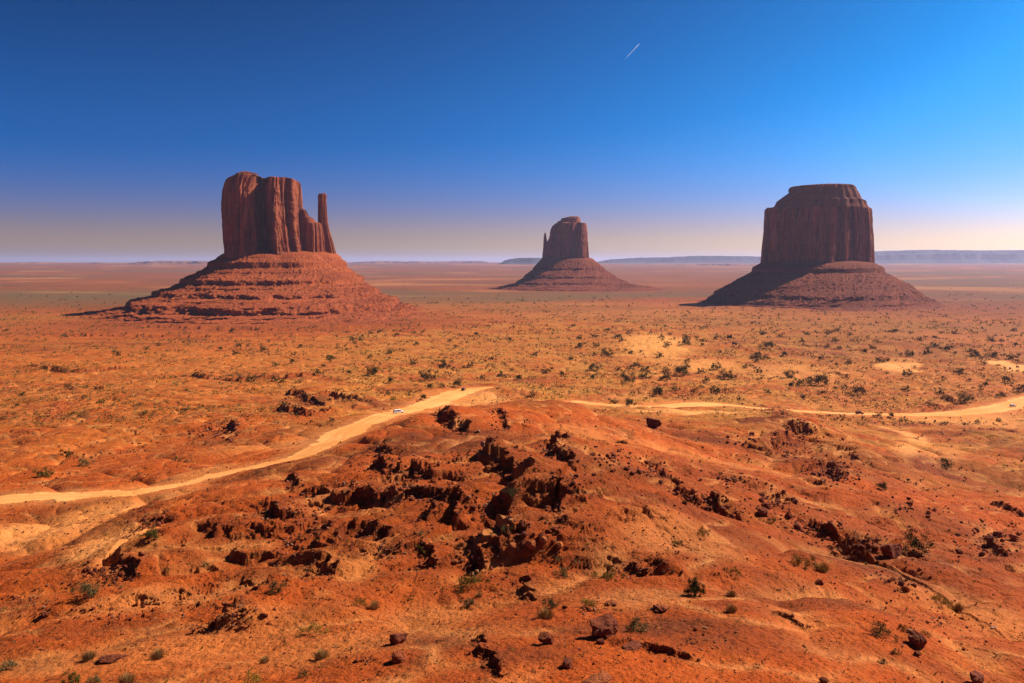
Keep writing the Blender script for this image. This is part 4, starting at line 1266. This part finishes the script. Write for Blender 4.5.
FG = [  # foreground plants that stand out
    (609, 576, 19, 'yellow', 'dense yellow-green shrub at the foot of the little dark ledge'),
    (638, 627, 19, 'sage', 'grey-green feathery shrub touching the right of the largest dark boulder'),
    (880, 632, 20, 'sage', 'pale spiky shrub on bare gravel left of the dark block'),
    (903, 628, 10, 'yellow', 'small yellow shrub beside a tiny whitish stone'),
    (545, 614, 20, 'tan', 'broad straw-coloured grass clump above the angular grey boulder'),
    (551, 603, 15, 'sage', 'low olive shrub just behind the broad straw clump'),
    (589, 603, 14, 'yellow', 'round olive-yellow shrub left of a small flat orange rock'),
    (469, 582, 22, 'yellow', 'wide yellow-green shrub at the lower end of the ledge field'),
    (469, 604, 13, 'sage', 'dark twiggy shrub below the wide yellow-green shrub'),
    (480, 594, 9, 'tan', 'small dry tuft beside the dark twiggy shrub'),
    (563, 573, 13, 'sage', 'grey shrub with a long thin shadow at the edge of the bench'),
    (703, 534, 12, 'yellow', 'green shrub on the bright saddle of the red hill'),
    (676, 544, 9, 'juniper', 'small dark shrub on the saddle slope'),
    (733, 571, 12, 'yellow', 'faded yellow patchy shrub on the right shoulder'),
    (916, 546, 20, 'juniper', 'wide green shrub right beside the big dark square block'),
    (803, 563, 20, 'yellow', 'bright yellow shrub under the diagonal line of rocks'),
    (822, 567, 16, 'tan', 'dry straw clump next to the bright yellow shrub'),
    (938, 600, 13, 'yellow', 'yellow shrub, first of a short row near the right edge'),
    (947, 604, 12, 'yellow', 'yellow shrub, second of a short row near the right edge'),
    (958, 607, 14, 'tan', 'tan clump, last of a short row near the right edge'),
    (731, 594, 12, 'tan', 'upper of two dry twiggy plants right of the lone green bush'),
    (731, 609, 13, 'tan', 'lower of two dry twiggy plants right of the lone green bush'),
    (882, 662, 9, 'sage', 'small dark tuft below the pale spiky shrub'),
    (897, 652, 9, 'sage', 'tiny dark tuft left of the small rock under the dark block'),
    (926, 634, 8, 'yellow', 'little green tuft right of the dark block'),
    (157, 655, 17, 'tan', 'round straw-yellow grass clump right of the dark tilted slab'),
    (88, 656, 15, 'tan', 'pale yellow grass clump left of the dark tilted slab'),
    (6, 667, 15, 'sage', 'dull grey shrub cut by the left edge'),
    (321, 655, 18, 'tan', 'grey straw clump with a dark shadow on the lower bench'),
    (312, 631, 16, 'yellow', 'bright yellow shrub above the grey straw clump'),
    (303, 675, 12, 'sage', 'small dark shrub at the bottom below the grey straw clump'),
    (277, 588, 17, 'sage', 'grey-green shrub at the upper end of the slanting rock strips'),
    (253, 679, 17, 'yellow', 'yellow shrub at the bottom edge'),
    (264, 660, 12, 'tan', 'faint dry clump between the yellow and the grey straw clumps'),
    (86, 591, 22, 'sage', 'wide olive shrub at the left end of the dark outcrop'),
    (73, 679, 15, 'juniper', 'dark shrub at the bottom edge, first of three'),
    (93, 681, 13, 'sage', 'greyish shrub at the bottom edge, second of three'),
    (126, 680, 18, 'tan', 'pale clump at the bottom edge, third of three'),
    (360, 603, 13, 'yellow', 'yellow-green shrub on the sandy saddle, left of its dry neighbour'),
    (374, 606, 12, 'tan', 'dry clump on the sandy saddle, right of its yellow-green neighbour'),
    (512, 493, 12, 'sage', 'pale shrub glowing in front of the black ledge shadow'),
    (505, 531, 10, 'sage', 'grey shrub under the lower black ledge'),
    (420, 546, 9, 'yellow', 'yellowish tuft in the shadow hollow of the ledge field'),
    (421, 534, 9, 'sage', 'pale dome-shaped shrub at the ledge field'),
    (152, 536, 15, 'juniper', 'dark green shrub below the outcrop near the left road'),
    (883, 488, 10, 'juniper', 'small green shrub in the hollow of the right slope'),
    (946, 466, 9, 'sage', 'twiggy upright shrub on the far right slope'),
    (945, 462, 7, 'juniper', 'small dark upright plant beside the far right twiggy shrub'),
    (772, 521, 9, 'yellow', 'yellow-green tuft at the dense block field'),
    (558, 560, 9, 'sage', 'thin grey shrub right of the boulder pile'),
    (885, 553, 8, 'yellow', 'small yellow tuft at the base of the big dark square block'),
    (425, 552, 9, 'yellow', 'yellow tuft at the lower ledge field'),
    (575, 562, 8, 'sage', 'faint shrub between the boulder pile and the bench'),
    (204, 565, 8, 'sage', 'small shrub on the smooth brown hillside'),
]
for px, py, w, k, lab in FG:
    place_plant(px, py, w, k, '', lab)

MID = [(444, 366, 11), (428, 377, 13), (372, 374, 12), (413, 363, 7), (416, 344, 6), (391, 381, 8), (457, 385, 10), (441, 386, 8), (430, 387, 7), (519, 378, 8), (501, 375, 8), (546, 371, 9), (562, 375, 6),
       (595, 369, 12), (592, 378, 7), (606, 354, 11), (618, 338, 7), (580, 346, 6), (571, 360, 6), (482, 378, 6), (492, 359, 5), (504, 364, 5), (330, 358, 7), (317, 374, 7), (352, 339, 5), (455, 347, 5),
       (619, 369, 6), (627, 380, 12), (646, 370, 9), (644, 377, 8), (666, 370, 7), (665, 378, 10), (682, 373, 14), (687, 361, 7), (658, 356, 9), (686, 343, 10), (667, 345, 7), (716, 367, 9), (705, 340, 7),
       (717, 338, 8), (706, 381, 8), (657, 394, 12), (614, 402, 8), (629, 404, 10), (573, 327, 5), (607, 330, 5), (715, 392, 9), (636, 365, 6), (579, 346, 5), (756, 357, 11), (768, 347, 10), (766, 358, 7),
       (784, 355, 7), (790, 375, 12), (820, 382, 16), (800, 384, 9), (791, 386, 7), (729, 377, 12), (759, 371, 8), (858, 393, 12), (940, 393, 8), (965, 399, 12), (1006, 381, 9), (995, 356, 10), (975, 354, 12),
       (1012, 357, 9), (928, 352, 8), (947, 350, 7), (910, 355, 8), (934, 346, 7), (828, 333, 7), (807, 334, 6), (802, 341, 6), (873, 348, 6), (907, 374, 9), (877, 416, 8), (891, 416, 7), (729, 338, 7),
       (1021, 390, 9), (894, 332, 6), (840, 348, 6), (906, 390, 7), (220, 349, 6), (118, 355, 5), (147, 349, 5), (159, 345, 5), (235, 354, 6), (263, 350, 7), (292, 362, 7), (330, 359, 6), (301, 347, 5),
       (250, 379, 8), (101, 402, 7), (44, 474, 12), (84, 463, 12), (68, 454, 9), (332, 420, 7), (239, 346, 5), (275, 365, 6), (423, 398, 8), (390, 352, 6), (370, 358, 6), (470, 366, 6), (535, 355, 6),
       (640, 352, 5), (745, 367, 6), (700, 372, 6), (735, 345, 6), (848, 362, 7), (880, 361, 7), (960, 372, 8), (985, 385, 7), (1000, 395, 9), (865, 352, 6), (780, 336, 5), (850, 335, 5), (955, 333, 5), (990, 340, 6), (1015, 345, 6), (920, 340, 5)]


def region(px, py):
    if py > 398 and px > 560:
        return 'close to the right road'
    if px < 130:
        return 'on flats left of the spired butte'
    if px < 340:
        return 'on flats below the spired butte'
    if px < 400:
        return 'on the flats beyond the road bend'
    if px < 480:
        return 'beyond the far end of the left road'
    if px < 585:
        return 'on the flats below the distant small butte'
    if px < 640:
        return 'on the left of the yellow sand hill'
    if px < 722:
        return 'on the slopes of the yellow sand hill'
    if px < 800:
        return 'right of the yellow sand hill'
    if px < 900:
        return 'on the plain below the broad butte'
    return 'on the far plain at the right edge'


for px, py, w in MID:
    place_plant(px, py, w * 0.95, 'juniper' if random.random() < .85 else 'sage', region(px, py))
k = 0
while k < 110:
    px, py = random.uniform(5, 1018), 330 + 95 * random.random() ** 1.3
    x, y, z, m = hit(px, py)
    if at1(RFLAT, x, y) > .2 or (py > 400 and 380 < px < 900) or random.random() < .55 * (px < 350):
        continue
    place_plant(px, py, random.uniform(3.5, 6), random.choices(('juniper', 'sage', 'yellow'), (5, 4, 2))[0], region(px, py))
    k += 1


def scatter_scrub():
    """the countless low tufts of the flats, one mesh per kind"""
    acc = {k: ([], []) for k in ('sage', 'yellow', 'juniper')}
    protos = {k: [leafy(16, 200 + v, .55, 1.0, .2, 5, .4) for v in range(6)] for k in acc}
    off = {k: 0 for k in acc}

    def add(x, y, z, w, k):
        V, Fc = protos[k][random.randrange(6)]
        a = random.uniform(0, 6.28); ca, sa = math.cos(a) * w, math.sin(a) * w
        acc[k][0].append(np.stack([x + V[:, 0] * ca - V[:, 1] * sa, y + V[:, 0] * sa + V[:, 1] * ca, z + V[:, 2] * w * random.uniform(.7, 1.2)], 1))
        acc[k][1].append(Fc + off[k]); off[k] += len(V)
    n = 0
    while n < 22000:
        py = 286 + 140 * random.random() ** 1.0; px = random.uniform(-25, 1050)
        x, y, z, m = hit(px, py)
        X1, Y1 = np.array([x]), np.array([y])
        if at1(RFLAT, x, y) > .35:
            n += .2; continue
        dens = .22 + .6 * at1(YEL, x, y) + 1.0 * noise2(X1 / 75, Y1 / 75)[0] + .4 * noise2(X1 / 25, Y1 / 25)[0] - .7 * at1(PALE, x, y) - .7 * at1(DUNE, x, y)
        if 300 < px < 760 and py > 402:
            dens -= .6
        dens *= 0.05 + 0.95 * min(1.0, max(0.0, (py - 287) / 34)) ** 1.3
        if random.random() > dens:
            n += .2; continue
        add(x, y, z, m * (1.0 + 2.3 * random.random() ** 2.5), random.choices(('sage', 'yellow', 'juniper'), (5, 3.2, 1.6))[0]); n += 1
    for _ in range(700):
        py = 420 + 265 * random.random(); px = random.uniform(-25, 1050)
        x, y, z, m = hit(px, py)
        if at1(RFLAT, x, y) > .3 or (py < 560 and 330 < px < 880 and random.random() < .7):
            continue
        add(x, y, z, m * (2.0 + 3.0 * random.random() ** 2), random.choices(('sage', 'yellow', 'juniper'), (5, 3, 1))[0])
    for k, nm in (('sage', 'scrub'), ('yellow', 'dry_grass'), ('juniper', 'scrub')):
        link(nm, mesh_np(nm, np.concatenate(acc[k][0]), np.concatenate(acc[k][1]), False), KIND[k][2], kind='stuff')


scatter_scrub()

# ------------------------------------------------------------------ labels for the repeats
ORD = ['first', 'second', 'third', 'fourth', 'fifth', 'sixth', 'seventh', 'eighth', 'ninth', 'tenth', 'eleventh', 'twelfth', 'thirteenth', 'fourteenth', 'fifteenth', 'sixteenth', 'seventeenth', 'eighteenth', 'nineteenth', 'twentieth']


def write_labels():
    sets = {}
    for o, px, py, w, look, place, label, group, kind in REC:
        if kind == 'rock':
            o['group'] = 'boulders strewn over the red hills'
        elif label:
            o['group'] = 'shrubs and grass clumps on the near slopes'
        else:
            o['group'] = 'bushes dotted over the desert flats'
        if label:
            o['label'] = label
            continue
        noun = 'rock' if kind == 'rock' else kind.split(':')[1]
        sets.setdefault((look, noun, place), []).append((px, py, w, o))
    for (look, noun, place), L in sets.items():
        L.sort(key=lambda t: t[0])
        n = len(L)
        for i, (px, py, w, o) in enumerate(L):
            if n == 1:
                pre = 'only'
            elif n == 2:
                pre = ('left-hand', 'right-hand')[i]
            elif n == 3:
                pre = ('left-hand', 'middle', 'right-hand')[i]
            else:
                pre = None
            if pre:
                o['label'] = f'{pre} {look} {noun} {place}'
            else:
                o['label'] = f'{look} {noun} {place}, {ORD[min(i, 19)]} from left'


write_labels()


# ------------------------------------------------------------------ vehicles on the dirt roads
def bevel_box(x0, x1, y0, y1, z0, z1, tx=0.0, ty=0.0, b=.06):
    """box with tapered top and bevelled edges"""
    import bmesh
    bm = bmesh.new()
    vs = [bm.verts.new(p) for p in ((x0, y0, z0), (x1, y0, z0), (x1, y1, z0), (x0, y1, z0), (x0 + tx, y0 + ty, z1), (x1 - tx, y0 + ty, z1), (x1 - tx, y1 - ty, z1), (x0 + tx, y1 - ty, z1))]
    for f in ((3, 2, 1, 0), (4, 5, 6, 7), (0, 1, 5, 4), (1, 2, 6, 5), (2, 3, 7, 6), (3, 0, 4, 7)):
        bm.faces.new([vs[k] for k in f])
    bmesh.ops.bevel(bm, geom=bm.edges[:], offset=b, segments=2, affect='EDGES')
    return bm


def bm_mesh(name, bms, mat, parent):
    import bmesh
    me = bpy.data.meshes.new(name)
    out = bmesh.new()
    for b in bms:
        t = bpy.data.meshes.new('tmp'); b.to_mesh(t); out.from_mesh(t); b.free(); bpy.data.meshes.remove(t)
    out.to_mesh(me); out.free()
    return link(name, me, mat, parent)


def wheel_bm(x, y, r, w):
    import bmesh
    from mathutils import Matrix
    bm = bmesh.new()
    bmesh.ops.create_cone(bm, cap_ends=True, segments=20, radius1=r, radius2=r, depth=w, matrix=Matrix.Translation((x, y, r)) @ Matrix.Rotation(PI / 2, 4, 'X'))
    bmesh.ops.bevel(bm, geom=[e for e in bm.edges if e.is_boundary or len(e.link_faces) == 2 and any(len(f.verts) > 4 for f in e.link_faces)], offset=.05, segments=2, affect='EDGES')
    return bm


M_GLASS = mat_plain('dark_glass', (0.02, 0.022, 0.025), .08, 0, .6)
M_TYRE = mat_plain('tyre_rubber', (0.02, 0.018, 0.016), .9)
M_RIM = mat_plain('wheel_rim', (0.45, 0.45, 0.45), .35, .8)
M_LAMP = mat_plain('lamp_lens', (0.8, 0.8, 0.78), .15)
M_TAIL = mat_plain('tail_lamp', (0.35, 0.02, 0.02), .2)


def car(px, py, yaw, paint, label, name='car', cat='car', tall=1.0, length=4.7):
    x, y, z, m = hit(px, py)
    root = link(name, None, None, None, (x, y, z + .03), label=label, category=cat)
    root.rotation_euler = (0, 0, yaw)
    k = length / 4.7
    root['group'] = 'vehicles on the dirt tracks'
    hx = 2.35 * k
    bm_mesh('body', [bevel_box(-hx, hx, -.92, .92, .42, 1.02, .06, .04, .12), bevel_box(-hx + .12, hx - 1.25, -.86, .86, 1.021, 1.02 + .78 * tall, .42, .16, .1)], paint, root)
    zt = 1.02 + .78 * tall
    for sy in (-1, 1):
        bm_mesh('side_window', [bevel_box(-hx + .55, hx - 1.75, sy * .80 - .03, sy * .80 + .03, 1.12, zt - .16, .15, 0, .01)], M_GLASS, root).rotation_euler = (0, 0, 0)
        bm_mesh('headlight', [bevel_box(hx - .06, hx + .01, sy * .66 - .16, sy * .66 + .16, .68, .86, 0, 0, .02)], M_LAMP, root)
        bm_mesh('tail_light', [bevel_box(-hx - .01, -hx + .06, sy * .74 - .1, sy * .74 + .1, .66, .94, 0, 0, .02)], M_TAIL, root)
        for sx in (-1, 1):
            w = bm_mesh('wheel', [wheel_bm(sx * hx * .62, sy * .82, .36, .26)], M_TYRE, root)
            bm_mesh('rim', [wheel_bm(sx * hx * .62, sy * (.82 + .10), .2, .1)], M_RIM, w).location = (0, 0, .16)
    bm_mesh('windshield', [bevel_box(hx - 1.60, hx - 1.40, -.66, .66, 1.10, zt - .12, .05, .04, .02)], M_GLASS, root)
    bm_mesh('rear_window', [bevel_box(-hx + .20, -hx + .42, -.64, .64, 1.14, zt - .14, .05, .04, .02)], M_GLASS, root)
    return root


P_WHITE = mat_plain('white_paint', (0.78, 0.77, 0.74), .3)
P_RED = mat_plain('maroon_paint', (0.16, 0.03, 0.03), .3)
P_GREY = mat_plain('grey_paint', (0.30, 0.31, 0.34), .3)
P_DARK = mat_plain('dark_paint', (0.05, 0.04, 0.04), .3)
car(398.5, 413.5, math.radians(28), P_WHITE, 'white car driving on the pale left road just past the bend', tall=1.05, length=5.2)
car(463.5, 390.5, math.radians(75), P_DARK, 'small dark car at the far end of the left road', tall=1.0, length=4.4)
car(859.5, 414.5, math.radians(-4), P_RED, 'dark red car on the thin stretch of the right road', tall=1.05, length=5.0)
car(1013, 407.5, math.radians(15), P_WHITE, 'white car on the broad end of the right road near the edge', tall=1.0, length=4.6)
car(1010, 369.5, math.radians(65), P_GREY, 'grey van parked on a sandy clearing beyond the right road', name='van', cat='van', tall=1.5, length=5.2)

# ------------------------------------------------------------------ vapour trail high in the sky
DT = 30000.0; mt = DT / F


def contrail():
    p0 = np.array(((624.5 - CX) * mt, DT, (HOR - 59.5) * mt)); p1 = np.array(((638.6 - CX) * mt, DT - 300, (HOR - 45.5) * mt))
    d = p1 - p0; ln = np.linalg.norm(d); d /= ln
    u = np.cross(d, (0, 1, 0)); u /= np.linalg.norm(u); v = np.cross(d, u)
    n, mm = 12, 40; V = []
    A = np.linspace(0, 2 * PI, n, endpoint=False)
    for t in np.linspace(0, 1, mm):
        r = (3 + 8 * t) * min(1, t * 4, (1 - t) * 9) + .5
        c = p0 + d * ln * t + u * 8 * noise2(np.array([t * 6]), np.array([2.0]))[0]
        V.append(c + r * (1 + .3 * noise2(A, A * 0 + t * 30))[:, None] * (np.cos(A)[:, None] * u + np.sin(A)[:, None] * v))
    V = np.concatenate(V)
    i, j = np.meshgrid(np.arange(mm - 1), np.arange(n), indexing='ij')
    a = (i * n + j).ravel(); b = (i * n + (j + 1) % n).ravel()
    s = NT('ice_vapour')
    s.b.inputs['Base Color'].default_value = (.84, .9, 1.0, 1)
    tr = s.n('ShaderNodeBsdfTranslucent'); tr.inputs[0].default_value = (.84, .9, 1.0, 1)
    ms = s.n('ShaderNodeMixShader'); ms.inputs[0].default_value = .5
    s.l(s.b.outputs[0], ms.inputs[1]); s.l(tr.outputs[0], ms.inputs[2]); s.l(ms.outputs[0], s.out.inputs[0])
    s.b.inputs['Alpha'].default_value = .75
    link('vapour_trail', mesh_np('vapour_trail', V - p0, np.stack([a, b, b + n, a + n], 1)), s.m, None, tuple(p0), label='short thin white aircraft vapour trail slanting in the deep blue sky', category='vapour trail')


contrail()

# ------------------------------------------------------------------ air
HAZE = 2.4e-5
me = bpy.data.meshes.new('haze')
x0, x1, y0, y1, z0, z1 = -97000, 97000, -97000, 97000, -125, 385
hv = [(x0, y0, z0), (x1, y0, z0), (x1, y1, z0), (x0, y1, z0), (x0, y0, z1), (x1, y0, z1), (x1, y1, z1), (x0, y1, z1)]
me.from_pydata(hv, [], [(3, 2, 1, 0), (4, 5, 6, 7), (0, 1, 5, 4), (1, 2, 6, 5), (2, 3, 7, 6), (3, 0, 4, 7)])
hm = bpy.data.materials.new('haze_air'); hm.use_nodes = True
t = hm.node_tree; t.nodes.clear()
o_ = t.nodes.new('ShaderNodeOutputMaterial'); pv = t.nodes.new('ShaderNodeVolumePrincipled')
pv.inputs['Density'].default_value = HAZE
pv.inputs['Color'].default_value = (0.74, 0.70, 1.0, 1)
pv.inputs['Anisotropy'].default_value = 0.36
t.links.new(pv.outputs[0], o_.inputs['Volume'])
link('haze', me, hm, kind='stuff')

# ------------------------------------------------------------------ light and sky
EXPOSURE = 1.0
SUN_AZ = 68.0          # degrees to the right of the view direction
SUN_EL = 42.0
sd = bpy.data.lights.new('sun', 'SUN'); sd.energy = 4.8; sd.angle = math.radians(0.53); sd.color = (1.0, 0.93, 0.82)
so = bpy.data.objects.new('sun', sd); C.objects.link(so)
so.rotation_euler = (math.radians(90 - SUN_EL), 0, math.radians(180 - SUN_AZ))
w = bpy.data.worlds.new('World'); scene.world = w; w.use_nodes = True
nt = w.node_tree
bg = nt.nodes['Background']
sky = nt.nodes.new('ShaderNodeTexSky'); sky.sky_type = 'NISHITA'; sky.sun_disc = False
sky.sun_elevation = math.radians(SUN_EL); sky.sun_rotation = math.radians(SUN_AZ)
sky.altitude = 1600; sky.air_density = 1.0; sky.dust_density = 4.0; sky.ozone_density = 3.0
# the photograph's film response on the sky: each channel of the sky model gets its own contrast
sp_ = nt.nodes.new('ShaderNodeSeparateColor'); cb_ = nt.nodes.new('ShaderNodeCombineColor')
nt.links.new(sky.outputs[0], sp_.inputs[0])


def wm(op, a, b):
    x = nt.nodes.new('ShaderNodeMath'); x.operation = op
    for i, v in enumerate((a, b)):
        if isinstance(v, (int, float)):
            x.inputs[i].default_value = v
        else:
            nt.links.new(v, x.inputs[i])
    return x.outputs[0]


def response(sock, o0, p, k):
    x = wm('MAXIMUM', wm('SUBTRACT', wm('MINIMUM', sock, 8.5), o0), 0.0)
    return wm('MULTIPLY', wm('POWER', x, p), k * 10 / 2 ** EXPOSURE)


hazy = wm('MAXIMUM', wm('SUBTRACT', wm('DIVIDE', sp_.outputs[0], wm('MAXIMUM', sp_.outputs[2], 0.01)), 0.46), 0.0)
red = wm('MULTIPLY', wm('MULTIPLY', wm('POWER', wm('MINIMUM', sp_.outputs[0], 8.5), 1.4), hazy), 0.118 * 10 / 2 ** EXPOSURE)
blue = response(sp_.outputs[2], 1.129, 2.1, 0.0238)
nt.links.new(red, cb_.inputs[0]); nt.links.new(blue, cb_.inputs[2])
nt.links.new(wm('ADD', wm('ADD', wm('MULTIPLY', blue, 0.21), wm('MULTIPLY', wm('POWER', wm('MINIMUM', blue, 5.5), 2.0), 0.142 * 2 ** EXPOSURE / 10)), wm('MULTIPLY', red, 0.60)), cb_.inputs[1])
nt.links.new(cb_.outputs[0], bg.inputs[0])
bg.inputs[1].default_value = 0.1

# ------------------------------------------------------------------ camera and picture settings
cd = bpy.data.cameras.new('camera'); cam = bpy.data.objects.new('camera', cd); C.objects.link(cam)
cd.sensor_width = 36; cd.lens = F / W * 36
cd.shift_y = -(H / 2 - HOR) / W
cd.clip_start = 0.1; cd.clip_end = 300000
cam.location = (0, 0, 0); cam.rotation_euler = (math.radians(90), 0, 0)
scene.camera = cam
vs = scene.view_settings
vs.view_transform = 'Standard'; vs.look = 'None'; vs.gamma = 1; vs.use_curve_mapping = False; vs.exposure = EXPOSURE
scene.render.engine = 'CYCLES'
scene.cycles.max_bounces = 5; scene.cycles.volume_bounces = 0
scene.cycles.use_denoising = True; scene.cycles.denoising_prefilter = 'NONE'; scene.render.filter_size = 0.9; scene.cycles.diffuse_bounces = 2
